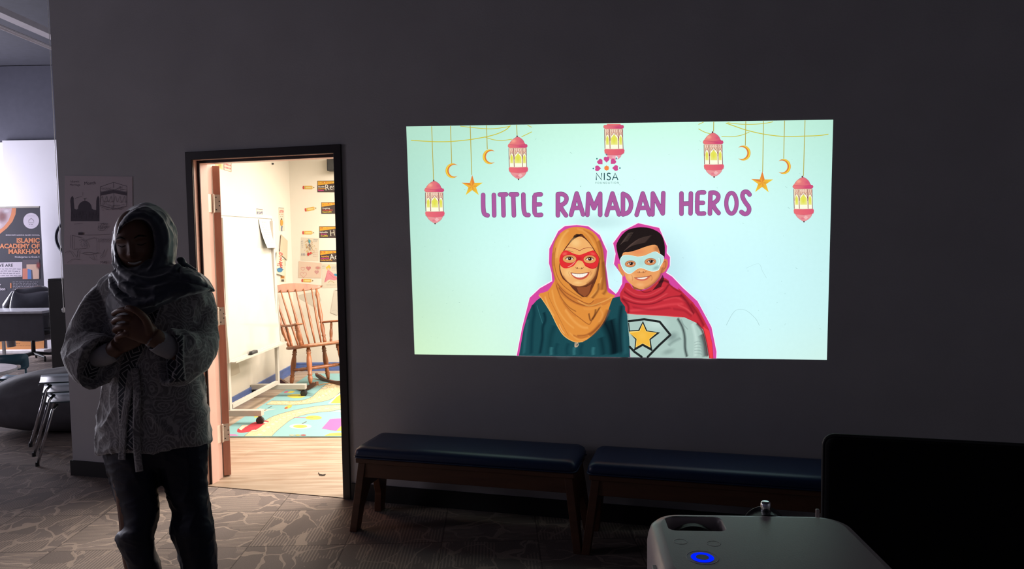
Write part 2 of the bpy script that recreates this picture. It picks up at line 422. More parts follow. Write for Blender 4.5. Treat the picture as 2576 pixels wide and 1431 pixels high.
# the projection wall with its doorway
wb = B(); T = 0.15
prism(wb, [(XL, 0, 0), (DX0-0.03, 0, 0), (DX0-0.03, 0, DZ+0.03), (DX1+0.03, 0, DZ+0.03), (DX1+0.03, 0, 0), (XR, 0, 0), (XR, 0, 4.2), (XL, 0, 4.2)], (0, T, 0))
struct('wall_back', wb, MW)
bb = B(); box2(bb, XL, DX0-0.052, -0.012, 0, 0, 0.10); box2(bb, XL-0.012, XL, -0.012, T, 0, 0.10); struct('baseboard_left', bb, MBLK)
bb = B(); box2(bb, DX1+0.055, XR, -0.012, 0, 0, 0.10); struct('baseboard_right', bb, MBLK)
# classroom shell
def gp(a, b, z=0.0): return CORNER + GR*a + GF*b + Vector((0, 0, z))
LWy = (0.15-CORNER.y)/GF.y; LW0 = CORNER + GF*LWy     # left wall meets the back of the projection wall
FRW = gp(6.2, 0)                                       # far right corner
RW = FRW + GF*((0.15-FRW.y)/GF.y)
fp = [(DX0, 0, 0), (DX1, 0, 0), (DX1, 0.15, 0), (RW.x, 0.15, 0), (FRW.x, FRW.y, 0), (CORNER.x, CORNER.y, 0), (LW0.x, 0.15, 0), (DX0, 0.15, 0)]
fb = B(); prism(fb, fp, (0, 0, 0.004)); struct('floor_classroom', fb, MPLK)
H = 2.75
fb = B(); prism(fb, [LW0, CORNER, CORNER-GR*0.1+GF*0.1, LW0-GR*0.1], (0, 0, H)); struct('wall_left', fb, MCW)
fb = B(); prism(fb, [CORNER-GR*0.1, FRW+GR*0.1, FRW+GR*0.1+GF*0.1, CORNER-GR*0.1+GF*0.1], (0, 0, H)); struct('wall_far', fb, MCW)
fb = B(); prism(fb, [RW, FRW, FRW+GR*0.1, RW+GR*0.1], (0, 0, H)); struct('wall_right', fb, MCW)
fb = B(); prism(fb, [LW0-GR*0.1+Vector((0, 0, H)), Vector((RW.x+.1, 0.15, H)), FRW+GR*0.1+GF*0.1+Vector((0, 0, H)), CORNER-GR*0.1+GF*0.1+Vector((0, 0, H))], (0, 0, 0.08)); struct('ceiling_classroom', fb, MWHITE)
fb = B(); prism(fb, [(LW0.x, 0.15, 0), (DX0-0.06, 0.15, 0), (DX0-0.06, 0.15, DZ+0.06), (DX1+0.06, 0.15, DZ+0.06), (DX1+0.06, 0.15, 0), (RW.x, 0.15, 0), (RW.x, 0.15, H), (LW0.x, 0.15, H)], (0, 0.004, 0)); struct('wall_back_classroom_side', fb, MCW)
def base_strip(name, a, b, nrm, m, h=0.105):
    bm = B(); a = Vector(a); b = Vector(b); nrm = Vector(nrm)
    # coved profile: foot, body, top bead
    for z0, z1, t in ((0.004, 0.03, 0.022), (0.03, h-0.02, 0.012), (h-0.02, h, 0.016)):
        prism(bm, [a+Vector((0, 0, z0)), b+Vector((0, 0, z0)), b+nrm*t+Vector((0, 0, z0)), a+nrm*t+Vector((0, 0, z0))], (0, 0, z1-z0))
    struct(name, bm, m)
base_strip('baseboard_classroom_left', LW0, CORNER, GR, MBLU)
base_strip('baseboard_classroom_far', CORNER+GR*0.001, FRW, -GF, MBLU)
# door frame, leaf and hinges
dr = thing('door_1', 'open classroom doorway with near black casing and red brown door swung inward', 'door', ((DX0+DX1)/2, 0.07, 0), kind='structure')
def frame_ring(bm, w0, w1, y0, y1):
    """an upside-down U: from w0 to w1 outside the opening (negative = inside it)"""
    prism(bm, [(DX0-w1, y0, 0.0), (DX0-w0, y0, 0.0), (DX0-w0, y0, DZ+w0), (DX1+w0, y0, DZ+w0), (DX1+w0, y0, 0.0), (DX1+w1, y0, 0.0), (DX1+w1, y0, DZ+w1), (DX0-w1, y0, DZ+w1)], (0, y1-y0, 0))
fb = B(); frame_ring(fb, 0.001, 0.05, -0.014, 0.0); new('casing', fb, MFR, dr, world=True, bevel=0.003)
fb = B(); frame_ring(fb, 0.0, 0.029, 0.0, 0.165); new('jamb', fb, MJB, dr, world=True)
fb = B(); frame_ring(fb, -0.018, 0.0, 0.035, 0.105); new('door_stop', fb, MJB, dr, world=True, bevel=0.002)
fb = B(); frame_ring(fb, -0.017, -0.0005, 0.031, 0.0348); new('stop_shade_strip', fb, MFR, dr, world=True)  # near-black strip added for the shade on the stop's front face
LA = math.radians(131)
ld = Vector((math.cos(LA), math.sin(LA), 0)); ln = Vector((ld.y, -ld.x, 0))     # leaf direction, and its classroom-side normal
HP = Vector((DX0+0.004, 0.172, 0))
q0 = HP + ld*0.006
fb = B(); prism(fb, [q0+ln*0.0, q0+ld*0.90, q0+ld*0.90+ln*0.044, q0+ln*0.044], (0, 0, 2.03)); bmesh.ops.translate(fb, verts=fb.verts, vec=(0, 0, 0.012))
leaf = new('door_leaf', fb, MLEAF, dr, world=True, bevel=0.002)
def lever(sgn):
    bm = B(); o = q0+ld*0.84+ln*(0.044 if sgn > 0 else 0.0)+Vector((0, 0, 1.0)); m_ = ln*sgn
    lathe(bm, o, o+m_*0.012, [(0, 0.03), (1, 0.027)]); lathe(bm, o+m_*0.012, o+m_*0.05, [(0, 0.010), (1, 0.010)])
    tube(bm, [o+m_*0.05, o+m_*0.052-ld*0.05, o+m_*0.05-ld*0.11], [0.011, 0.009, 0.008]); return bm
for sg in (1, -1): new('lever_handle', lever(sg), MSTEEL, leaf, world=True, smooth=True)
for zc in (1.80, 1.07, 0.30):
    hb = B(); hh = 0.115
    # plate on the leaf's edge, plate on the jamb, knuckle barrel
    prism(hb, [q0-ld*0.0025+ln*0.004, q0+ln*0.004, q0+ln*0.040, q0-ld*0.0025+ln*0.040], (0, 0, hh))
    prism(hb, [(DX0, 0.118, 0), (DX0+0.003, 0.118, 0), (DX0+0.003, 0.160, 0), (DX0, 0.160, 0)], (0, 0, hh))
    bmesh.ops.translate(hb, verts=hb.verts, vec=(0, 0, zc-hh/2))
    lathe(hb, HP+Vector((0.004, -0.006, zc-hh/2-0.004)), HP+Vector((0.004, -0.006, zc+hh/2+0.004)), [(0, 0.004), (0.03, 0.007), (0.2, 0.007), (0.21, 0.0062), (0.22, 0.007), (0.4, 0.007), (0.41, 0.0062), (0.42, 0.007), (0.6, 0.007), (0.61, 0.0062), (0.62, 0.007), (0.8, 0.007), (0.81, 0.0062), (0.82, 0.007), (0.97, 0.007), (1, 0.004)], 12)
    h = new('hinge', hb, MSTEEL, dr, world=True)
    sb = B()
    for dz, t in ((0.04, 0.012), (0.014, 0.031), (-0.014, 0.031), (-0.04, 0.012)):
        p = q0-ld*0.0025+ln*(0.004+t)+Vector((0, 0, zc+dz)); lathe(sb, p, p-ld*0.0012, [(0, 0.004), (1, 0.0034)], 10)
    new('screws', sb, MBP, h, world=True)
# hall shell
HF = atd(60, 650, 11.0); HF.z = 0                       # a point at the foot of the far hall wall
def hp(a, b, z=0.0): return HF + GR*a + GF*b + Vector((0, 0, z))
ZW = hit(70, 352.5, HF, -GF).z                          # top edge of the white lower part
wl = (hit(4, 400, HF, -GF)-HF).dot(GR); w1 = (hit(8, 400, HF, -GF)-HF).dot(GR)
wz0, wz1 = 0.9, hit(4, 441, HF, -GF).z
fb = B()
prism(fb, [hp(-6, 0.04), hp(w1-1.3, 0.04), hp(w1-1.3, 0.04, wz0), hp(w1, 0.04, wz0), hp(w1, 0.04, wz1), hp(w1-1.3, 0.04, wz1), hp(w1-1.3, 0.04, ZW-0.02), hp(-6, 0.04, ZW-0.02)], GF*0.12)
prism(fb, [hp(w1, 0.04), hp(4.5, 0.04), hp(4.5, 0.04, ZW-0.02), hp(w1-1.3, 0.04, ZW-0.02), hp(w1-1.3, 0.04, wz1), hp(w1, 0.04, wz1)], GF*0.12)
struct('wall_hall_far_lower', fb, MHL)
fb = B(); prism(fb, [hp(w1, 0), hp(4.5, 0), hp(4.5, 0.04), hp(w1, 0.04)], (0, 0, ZW)); struct('wall_hall_far_facing', fb, MHL)
fb = B(); prism(fb, [hp(-6, 0.045, ZW-0.01), hp(4.5, 0.045, ZW-0.01), hp(4.5, 0.15, ZW-0.01), hp(-6, 0.15, ZW-0.01)], (0, 0, 4.2-ZW)); struct('wall_hall_far_upper', fb, MHU)
wn = thing('window_1', None, None, hp(w1-0.65, 0.09, wz0), GA, kind='structure')
fb = B(); box2(fb, -0.65, -0.61, -0.03, 0.03, 0, wz1-wz0); box2(fb, 0.61, 0.65, -0.03, 0.03, 0, wz1-wz0); box2(fb, -0.65, 0.65, -0.03, 0.03, 0, 0.04); box2(fb, -0.65, 0.65, -0.03, 0.03, wz1-wz0-0.04, wz1-wz0); box2(fb, -0.02, 0.02, -0.03, 0.03, 0, wz1-wz0)
new('window_frame', fb, MWHITE, wn)
mg = bpy.data.materials.new('window glass'); mg.use_nodes = True; mg.node_tree.nodes['Principled BSDF'].inputs['Transmission Weight'].default_value = 1; mg.node_tree.nodes['Principled BSDF'].inputs['Roughness'].default_value = 0.0
fb = B(); box2(fb, -0.61, 0.61, -0.003, 0.003, 0.04, wz1-wz0-0.04); new('pane', fb, mg, wn)
fb = B(); box2(fb, -13, -12.9, -6.5, 9, 0, 4.2); struct('wall_hall_left', fb, MHU)
fb = B(); box2(fb, -13, 5, -6.6, -6.5, 0, 4.2); struct('wall_front', fb, MHU)
fb = B(); box2(fb, 3.6, 3.7, -6.5, 9, 0, 4.2); struct('wall_hall_right', fb, MW)
fb = B(); box2(fb, -13, 5, -6.6, 9, 4.2, 4.3); struct('ceiling', fb, MDARK)
# ceiling duct and conduits in the hall
def rail(name, label, pxs, zc, hw, hh, m, cat):
    p = onz(pxs[0][0], pxs[0][1], zc); q = onz(pxs[1][0], pxs[1][1], zc); d = (q-p).normalized()
    a = p-d*0.8; b = p+d*4.5; bm = B(); s = Vector((d.y, -d.x, 0))
    if hh: prism(bm, [a-s*hw, a+s*hw, a+s*hw+Vector((0, 0, hh)), a-s*hw+Vector((0, 0, hh))], b-a)
    else:
        tube(bm, [a-s*0.02, b-s*0.02], hw, 10); tube(bm, [a+s*0.022, b+s*0.022], hw, 10)
    # hangers up to the ceiling
    for t in (0.3, 1.5, 2.9, 4.3):
        c = a.lerp(b, t/5.3); tube(bm, [c+Vector((0, 0, 0.02)), Vector((c.x, c.y, 4.2))], 0.006, 6)
    return tag(new(name, bm, m), label, cat)
MPIPE = pm('pale painted metal', (0.62, 0.58, 0.62), 0.4, var=0.05)
rail('light_channel', 'broad pale channel hung under the dark hall ceiling, upper of the two runs', ((0, 38), (128, 94)), 3.35, 0.05, 0.05, MPIPE, 'ceiling channel')
rail('conduit_pair', 'pair of thin pale pipes hung under the dark hall ceiling, lower of the two runs', ((0, 67), (130, 121)), 3.25, 0.010, 0, MPIPE, 'pipe')
# ------------------------------------------------------------------ benches under the projection
MBW = pm('bench wood', (0.10, 0.038, 0.018), 0.5, var=0.2, scale=5, stretch=(1, 8, 8))
MVIN = pm('navy vinyl cushion', (0.008, 0.022, 0.075), 0.4, var=0.08, scale=8, bump=0.08, bscale=150)
def bench(name, label, x0, x1, group):
    yc = -0.275; D = 0.34; L = x1-x0; ZS = 0.455
    t = thing(name, label, 'bench', ((x0+x1)/2, yc, 0), 0, group)
    # cushion: rounded slab
    bm = B(); n = 7; rings = []
    for i, (ins, z) in enumerate(((0.02, ZS-0.06), (0.002, ZS-0.056), (0.0, ZS-0.035), (0.006, ZS-0.014), (0.022, ZS-0.003), (0.05, ZS))):
        rings.append([(a, b, z+(0.0 if i < 4 else 0.003)) for a, b in rrect(-L/2+ins, -D/2+ins, L/2-ins, D/2-ins, 0.03)])
    loft(bm, rings); new('cushion', bm, MVIN, t, smooth=True)
    bm = B(); tube(bm, [(a, b, ZS-0.052) for a, b in rrect(-L/2-.001, -D/2-.001, L/2+.001, D/2+.001, 0.03)]+[(L/2+.001, 0, ZS-0.052)], 0.004, 6); new('piping', bm, MVIN, t, smooth=True)
    bm = B(); box2(bm, -L/2+0.01, L/2-0.01, -D/2+0.01, D/2-0.01, ZS-0.085, ZS-0.061); new('seat_board', bm, MBW, t, bevel=0.003)
    for s in (-1, 1):
        bm = B(); box2(bm, -L/2+0.04, L/2-0.04, s*(D/2-0.035)-0.01, s*(D/2-0.035)+0.01, ZS-0.165, ZS-0.086); new('apron', bm, MBW, t, bevel=0.003)
    for s in (-1, 1):
        # end panel: two splayed posts, a top rail and an arched web between them
        zt = ZS-0.086; bt = D/2-0.02; bb_ = D/2+0.008; xo = s*(L/2-0.02); xb = s*(L/2+0.028); th = -s*0.04
        bm = B(); pts = [(-bt, zt), (bt, zt), (bb_, 0), (bb_-0.055, 0), (bb_-0.075, 0.12), (0.05, 0.22), (-0.05, 0.22), (-bb_+0.075, 0.12), (-bb_+0.055, 0), (-bb_, 0)]
        prism(bm, [(xo+(xb-xo)*(1-z/zt), y, z) for y, z in pts], (th, 0, 0)); new('end_panel', bm, MBW, t, bevel=0.003)
    return t
bench('bench', 'wooden bench with navy blue cushion standing beside the open doorway', -1.835, -0.64, 'benches along the projection wall')
bench('bench', 'wooden bench with navy blue cushion, its far end behind the black partition', -0.585, 0.60, 'benches along the projection wall')
# ------------------------------------------------------------------ black padded panel in the right foreground
MSOF = pm('black panel cloth', (0.006, 0.006, 0.008), 0.9, bump=0.2, bscale=300, spec=0.1)
so = thing('partition_panel', 'freestanding black padded partition panel at the lower right, before the second bench', 'partition', (1.28, -1.42, 0), 0.0)
W2 = 0.93; bm = B(); rings = []
for y, ins in ((-0.030, 0.012), (-0.024, 0.002), (-0.012, 0.0), (0.012, 0.0), (0.024, 0.002), (0.030, 0.012)):
    rings.append([(a, y, b) for a, b in rrect(-W2+ins, 0.12+ins, W2-ins, 0.905-ins, 0.03, 6)])
loft(bm, rings); new('pad', bm, MSOF, so, smooth=True)
bm = B(); tube(bm, [(a, 0.0, b) for a, b in rrect(-W2-0.002, 0.118, W2+0.002, 0.907, 0.032, 6)]+[(W2+0.002, 0.0, 0.875)], 0.007, 8); new('edge_trim', bm, MBP, so, smooth=True)
for s in (-1, 1):
    bm = B(); box2(bm, s*(W2-0.2)-0.02, s*(W2-0.2)+0.02, -0.22, 0.22, 0.0, 0.03); box2(bm, s*(W2-0.2)-0.015, s*(W2-0.2)+0.015, -0.02, 0.02, 0.03, 0.13); new('foot', bm, MBP, so, bevel=0.004)
# ------------------------------------------------------------------ projector
MPJ = pm('off-white projector shell', (0.48, 0.41, 0.405), 0.3, var=0.02, bump=0.05, bscale=400)
pa = onz(1625, 1292, 1.14); pb = onz(2134, 1300, 1.14)
pd_ = Vector((pb.x-pa.x, pb.y-pa.y, 0)); pang = math.atan2(pd_.y, pd_.x); PWd = pd_.length
pc = (pa+pb)/2; pn = Vector((-math.sin(pang), math.cos(pang), 0)); PD = 0.235; PH = 0.105
pc = Vector((pc.x, pc.y, 0)) - pn*(PD/2-0.014)
pj = thing('projector', 'off-white rounded projector with glowing blue ring button in the right foreground', 'projector', (pc.x, pc.y, 1.14-PH), pang)
W_, D_ = PWd+0.004, PD
inv = WM[pj].inverted()
def body_ring(ins, z, r=0.045):
    # rounded rectangle, broader towards the viewer on the right side
    return [(a*(1+0.03*(0.5-(b/D_+0.5))*(1 if a > 0 else 0.25)), b, z) for a, b in rrect(-W_/2+ins, -D_/2+ins, W_/2-ins, D_/2-ins, max(r-ins*0.5, 0.01), 8)]
_w0, _w1 = inv @ onz(1682, 1334, 1.14), inv @ onz(1812, 1300, 1.14)
HW = ((_w0.x+_w1.x)/2, (_w0.y+_w1.y)/2)                                   # focus-wheel pocket, in the body's own frame
bm = B(); rings = [body_ring(0.012, 0.0), body_ring(0.003, 0.006), body_ring(0.0, 0.02), body_ring(0.0, PH-0.03), body_ring(0.002, PH-0.018), body_ring(0.005, PH-0.008), body_ring(0.011, PH-0.002), body_ring(0.019, PH)]
loft(bm, rings, cap=False)
# underside
bot = [v for v in bm.verts if v.co.z < 0.0005]
bm.faces.new(sorted(bot, key=lambda v: math.atan2(v.co.y, v.co.x)))
# top with a rounded pocket for the wheel
px0, px1, py0, py1 = _w0.x, _w1.x, _w0.y, min(_w1.y, D_/2-0.021)
outer = [v for v in bm.verts if v.co.z > PH-0.0005]; outer.sort(key=lambda v: math.atan2(v.co.y, v.co.x))
pk = rrect(px0, py0, px1, py1, 0.012, 5)
def ringv(sc_, z, sh=0): return [bm.verts.new(((a-HW[0])*sc_+HW[0], (b-HW[1])*sc_+HW[1]+sh, z)) for a, b in pk]
r0 = ringv(1.0, PH); tr = tessellate_polygon([[v.co for v in outer], [v.co for v in reversed(r0)]])
allv = outer+list(reversed(r0))
for t3 in tr:
    try: bm.faces.new([allv[i] for i in t3])
    except ValueError: pass
prev = r0
for sc_, z in ((0.97, PH-0.0015), (0.93, PH-0.007), (0.88, PH-0.022), (0.84, PH-0.026)):
    cur = ringv(sc_, z)
    for i in range(len(cur)):
        j = (i+1) % len(cur); bm.faces.new((prev[i], prev[j], cur[j], cur[i]))
    prev = cur
bm.faces.new(prev)
body = new('shell', bm, MPJ, pj, smooth=True)
for p_ in body.data.polygons:
    if abs(p_.normal.z) > 0.995: p_.use_smooth = False
bm = B(); lathe(bm, (HW[0]-0.002, HW[1]-0.004, PH-0.044), (HW[0]-0.002, HW[1]+0.010, PH-0.044), [(0, 0.039), (0.12, 0.041), (0.88, 0.041), (1, 0.039)], 60); new('focus_wheel', bm, MBP, pj)
# ring button
def torus(bm, c, R, r, sx=1.0, sy=1.0, nz=0.6, n=40, m=8):
    rings = []
    for i in range(n):
        a = 2*PI*i/n; rings.append([(c[0]+(R+r*math.cos(2*PI*k/m))*math.cos(a)*sx, c[1]+(R+r*math.cos(2*PI*k/m))*math.sin(a)*sy, c[2]+r*nz*math.sin(2*PI*k/m)) for k in range(m)])
    vs = [[bm.verts.new(p) for p in r_] for r_ in rings]
    for i in range(n):
        a, b = vs[i], vs[(i+1) % n]
        for k in range(m): bm.faces.new((a[k], a[(k+1) % m], b[(k+1) % m], b[k]))
inv = WM[pj].inverted(); bc = inv @ onz(1767, 1402, 1.14)
bm = B(); torus(bm, (bc.x, bc.y, PH+0.0002), 0.0112, 0.0032, nz=0.3); tag(new('power_ring', bm, emit('blue ring glow', (0.0, 0.012, 1.0), 1.3), pj), 'glowing blue ring')
bm = B(); lathe(bm, (bc.x, bc.y, PH-0.001), (bc.x, bc.y, PH+0.0006), [(0, 0.0085), (1, 0.008)], 30); new('power_button', bm, pm('button grey', (0.12, 0.11, 0.11), 0.4), pj)
for q in ((1712, 1362), (1795, 1367), (1712, 1405)):
    e = inv @ onz(q[0], q[1], 1.14); bm = B()
    if q[1] < 1400:
        torus(bm, (e.x, e.y, PH-0.0002), 0.0085, 0.0007, nz=0.7, n=30)
    else: torus(bm, (bc.x, bc.y, PH-0.0003), 0.0200, 0.0008, nz=0.8, n=40)
    new('touch_button', bm, MPJ, pj, smooth=True)
# lens at the front, small feet and the lug
le = inv @ onz(1908, 1290, 1.12)
bm = B(); lathe(bm, (le.x, D_/2-0.01, PH-0.030), (le.x, D_/2+0.022, PH-0.030), [(0, 0.03), (0.8, 0.029), (0.86, 0.0325), (1, 0.031)], 30); new('lens_barrel', bm, MBP, pj)
bm = B(); lathe(bm, (le.x, D_/2+0.021, PH-0.030), (le.x, D_/2+0.0235, PH-0.030), [(0, 0.028), (1, 0.020)], 30); new('lens_glass', bm, emit('lens glow', (0.75, 0.9, 1.0), 2.0), pj, smooth=True)
lg = inv @ onz(2064, 1296, 1.14)
bm = B(); box2(bm, lg.x-0.0025, lg.x+0.0025, D_/2+0.001, D_/2+0.006, PH-0.02, PH+0.0045); new('lug', bm, MPJ, pj, bevel=0.001)
bm = B(); lathe(bm, (le.x, D_/2+0.008, PH-0.01), (le.x, D_/2+0.008, PH+0.013), [(0, 0.0075), (0.85, 0.0075), (0.97, 0.0065), (1, 0.005)], 20); new('lens_glint_post', bm, pm('bright chrome', (0.9, 0.92, 0.95), 0.15, metal=1.0, var=0.02), pj, smooth=True)  # chrome post added in place of the bright glint on the lens housing
bm = B(); box2(bm, -W_/2-0.004, -W_/2+0.002, -D_/2+0.075, -D_/2+0.09, PH-0.03, PH-0.018); new('side_button', bm, MPJ, pj, bevel=0.001)
# tripod stand carrying it (below the frame)
st = thing('projector_stand', 'black tripod stand carrying the projector, below the picture edge', 'stand', (pc.x, pc.y, 0), pang)
bm = B(); box2(bm, -0.11, 0.11, -0.09, 0.08, 1.14-PH-0.0125, 1.14-PH-0.0005); new('plate', bm, MBP, st, bevel=0.003)
bm = B(); tube(bm, [(0, 0, 0.35), (0, 0, 1.14-PH-0.0125)], 0.016, 14); new('pole', bm, MBP, st, smooth=True)
for k in range(3):
    a = 2*PI*k/3-PI/2; bm = B(); tube(bm, [(0.014*math.cos(a), 0.014*math.sin(a), 0.60), (0.36*math.cos(a), 0.36*math.sin(a), 0.012)], 0.011, 10); new('leg', bm, MBP, st, smooth=True)
# ------------------------------------------------------------------ hall furniture seen past the wall's end
def fl(px, py): return onz(px, py, 0.0)
def cyl_pt(px, py, D): return atd(px, py, D)
# roll-up banner
BP = atd(50, 650, 10.5); BP.z = 0
def on_b(px, py): return hit(px, py, BP, -GF)
br_ = (on_b(104.5, 600)-BP).dot(GR); zt = on_b(60, 522).z; zb = 0.06
P0 = BP + GR*(br_-0.86) + Vector((0, 0, zt))
bn = thing('roll_up_banner', 'dark roll-up school banner with orange headline standing before the white hall wall', 'banner', (P0.x+GR.x*0.43, P0.y+GR.y*0.43, 0), GA)
a = sheet_art(P0, GR, (0, 0, -1), 0.86, zt-zb, 300, (58, 56, 70))
kx = 3.578
a.place = lambda x, y: on_b(x/kx, 500+y/kx); a.eps = 2e-4
OR = (226, 140, 96)
a.poly([(-220, 80), (146, 82), (140, 140), (112, 205), (62, 265), (0, 315), (-90, 350), (-220, 362)], OR)
a.poly([(-220, 80), (108, 82), (100, 140), (75, 200), (30, 255), (-30, 295), (-120, 325), (-220, 335)], (205, 180, 190))
a.blob(20, 160, 60, 70, (150, 95, 95), 0.7); a.blob(60, 110, 50, 30, (235, 225, 235), 0.8); a.blob(0, 240, 40, 40, (240, 225, 230), 0.7)
a.ell(281, 198, 71, 71, (222, 212, 228), 40)
a.stroke([(258, 205), (262, 192), (281, 178), (300, 192), (305, 205)], 4, (110, 100, 120)); a.stroke([(256, 215), (306, 215)], 3, (110, 100, 120)); a.stroke([(281, 178), (281, 168)], 2, (110, 100, 120))
a.scribble(246, 150, 318, 160, 1, 2.5, (150, 140, 160)); a.scribble(262, 224, 302, 236, 1, 4, (120, 110, 130)); a.scribble(252, 242, 312, 250, 1, 2, (150, 140, 160))
a.text("MARKHAM'S LEADING ISLAMIC SCHOOL", 358, 331, 15, (215, 205, 220), 0.02, align='r', sx=1.12)
a.text('ISLAMIC', 358, 394, 58, OR, 0.045, align='r'); a.text('ACADEMY OF', 358, 444, 56, OR, 0.045, align='r', sx=1.02); a.text('MARKHAM', 358, 494, 58, OR, 0.045, align='r')
a.text('Kindergarten to Grade 4', 356, 530, 22, (225, 215, 230), 0.01, align='r')
a.poly([(-220, 578), (202, 568), (202, 700), (-220, 716)], (214, 204, 218)); a.text('WHO WE ARE', 118, 612, 40, (62, 60, 76), 0.02, align='r')
a.scribble(-120, 622, 195, 700, 4, 5, (110, 105, 125), 1.5, 4)
a.poly([(205, 550), (356, 545), (358, 720), (205, 724)], (92, 78, 90)); a.poly([(205, 628), (250, 625), (250, 722), (205, 722)], (215, 130, 110)); a.poly([(250, 630), (280, 630), (285, 722), (250, 722)], (90, 130, 195)); a.poly([(240, 590), (330, 588), (352, 640), (352, 720), (300, 722), (292, 640), (240, 628)], (218, 180, 160)); a.blob(345, 600, 25, 40, (165, 70, 70), 0.9)
for y in (782, 906): a.rect(94, y-25, 105, y+22, OR)
a.scribble(116, 742, 345, 820, 6, 4, (170, 165, 180), 1.2, 5); a.scribble(116, 846, 345, 985, 10, 4, (170, 165, 180), 1.2, 6)
a.text('tion', 50, 822, 36, (220, 212, 226), 0.02, align='r'); a.text('r', 12, 784, 34, (220, 212, 226), 0.02, align='r')
a.poly([(-220, 1300), (400, 1255), (400, 1345), (-220, 1392)], (218, 150, 90)); a.scribble(40, 1290, 190, 1310, 1, 5, (120, 80, 50)); a.scribble(120, 1312, 330, 1330, 1, 4, (150, 100, 60))
new('graphic_panel', a.mesh('graphic_panel'), PRINT, bn, world=True)
bm = B(); box2(bm, -0.45, 0.45, -0.10, 0.10, 0.0, 0.055); new('base', bm, pm('white banner base', (0.8, 0.78, 0.8), 0.35), bn, bevel=0.01)
bm = B(); box2(bm, -0.43, 0.43, -0.010, 0.010, zt-0.005, zt+0.018); new('top_rail', bm, MALU, bn, bevel=0.004)
bm = B(); tube(bm, [(0, 0.03, 0.05), (0, 0.03, zt)], 0.009, 8); new('pole', bm, MALU, bn)
# dark desk with a white leg
dk = atd(40, 783, 9.25); DT = dk.z
de = hit(108, 783, dk, -GF); ed = (de-dk).dot(GR)
dsk = thing('desk', 'low dark desk with white leg, standing in front of the roll-up banner', 'desk', (dk.x, dk.y, 0), GA)
MDSK = pm('dark desk laminate', (0.045, 0.043, 0.06), 0.5)
DT = dk.z; zpb = atd(40, 858, 9.25).z
bm = B(); box2(bm, -1.1, ed, -0.02, 0.48, DT-0.03, DT); new('desk_top', bm, pm('pale desk edge', (0.55, 0.55, 0.6), 0.25), dsk, bevel=0.004)
bm = B(); box2(bm, -1.08, ed-0.01, 0.0, 0.02, zpb, DT-0.031); new('front_panel', bm, MDSK, dsk)
wx = (hit(2.5, 870, dk, -GF)-dk).dot(GR)
for xx, yy in ((wx, 0.05), (ed-0.03, 0.45), (-1.04, 0.05), (-1.04, 0.45)):
    bm = B(); box2(bm, xx-0.014, xx+0.014, yy-0.014, yy+0.014, 0, DT-0.03); new('leg', bm, MWHITE, dsk)
# office chair with a jacket over its back
oc = atd(88, 870, 10.05); oc.z = 0
ch = thing('office_chair', 'black office chair behind the desk end, a dark quilted jacket hung over its back', 'chair', (oc.x, oc.y, 0), GA+0.5)
bm = B(); loft(bm, [[(a, b*0.25+y, z) for a, b in rrect(-w, -0.1, w, 0.1, 0.05)] for w, y, z in ((0.17, 0.02, 0.46), (0.22, -0.01, 0.50), (0.22, 0.0, 0.70), (0.20, 0.03, 0.83), (0.12, 0.05, 0.87))]); new('backrest', bm, MBP, ch, smooth=True)
bm = B(); loft(bm, [[(a, b-0.24, z) for a, b in rrect(-0.24+i, -0.22+i, 0.24-i, 0.22-i, 0.07)] for i, z in ((0.02, 0.36), (0, 0.38), (0, 0.41), (0.03, 0.43))]); new('seat', bm, MBP, ch, smooth=True)
bm = B(); tube(bm, [(0, -0.2, 0.07), (0, -0.2, 0.36)], 0.025, 12); new('gas_column', bm, MBP, ch, smooth=True)
for s in (-1, 1):
    bm = B(); tube(bm, [(s*0.24, -0.05, 0.40), (s*0.28, -0.05, 0.50), (s*0.28, -0.08, 0.60), (s*0.28, -0.30, 0.60)], [0.014, 0.014, 0.02, 0.018], 8); new('armrest', bm, MBP, ch, smooth=True)
bm = B()
for k in range(5):
    a_ = 2*PI*k/5+0.3; tube(bm, [(0, -0.2, 0.10), (0.25*math.cos(a_), -0.2+0.25*math.sin(a_), 0.06)], [0.025, 0.014], 8)
new('star_base', bm, MBP, ch)
for k in range(5):
    a_ = 2*PI*k/5+0.3; c_ = (0.25*math.cos(a_), -0.2+0.25*math.sin(a_)); bm = B(); lathe(bm, (c_[0]-0.012, c_[1], 0.026), (c_[0]+0.012, c_[1], 0.026), [(0, 0.022), (0.1, 0.026), (0.9, 0.026), (1, 0.022)], 14); new('caster', bm, MBP, ch)
MJK = pm('glossy quilted jacket', (0.10, 0.10, 0.12), 0.32, bump=0.5, bscale=30, coat=0.6)
jc = thing('jacket', 'dark shiny jacket draped over the back of the office chair', 'jacket', (oc.x, oc.y, 0.45), GA+0.5)
bm = B(); rings = []
for i, (w, y, z, th) in enumerate(((0.17, -0.16, -0.13, 0.05), (0.22, -0.15, 0.0, 0.06), (0.23, -0.13, 0.15, 0.06), (0.22, -0.09, 0.30, 0.06), (0.19, -0.02, 0.41, 0.05), (0.16, 0.05, 0.455, 0.04), (0.17, 0.12, 0.43, 0.05), (0.21, 0.16, 0.30, 0.06), (0.235, 0.18, 0.10, 0.07), (0.24, 0.18, -0.10, 0.06), (0.22, 0.17, -0.22, 0.03))):
    tn = [0, 0.1, 0.2, 0.5, 1, 1, 1, .6, .3, .1, 0][i]
    rings.append([(w*math.cos(t), y+th*math.sin(t)*(1-tn*0.2), z+th*math.sin(t)*tn*0.8+0.012*math.sin(3*t+i)) for t in [2*PI*k/20 for k in range(20)]])
loft(bm, rings); jb = new('body', bm, MJK, jc, smooth=True, sub=1)
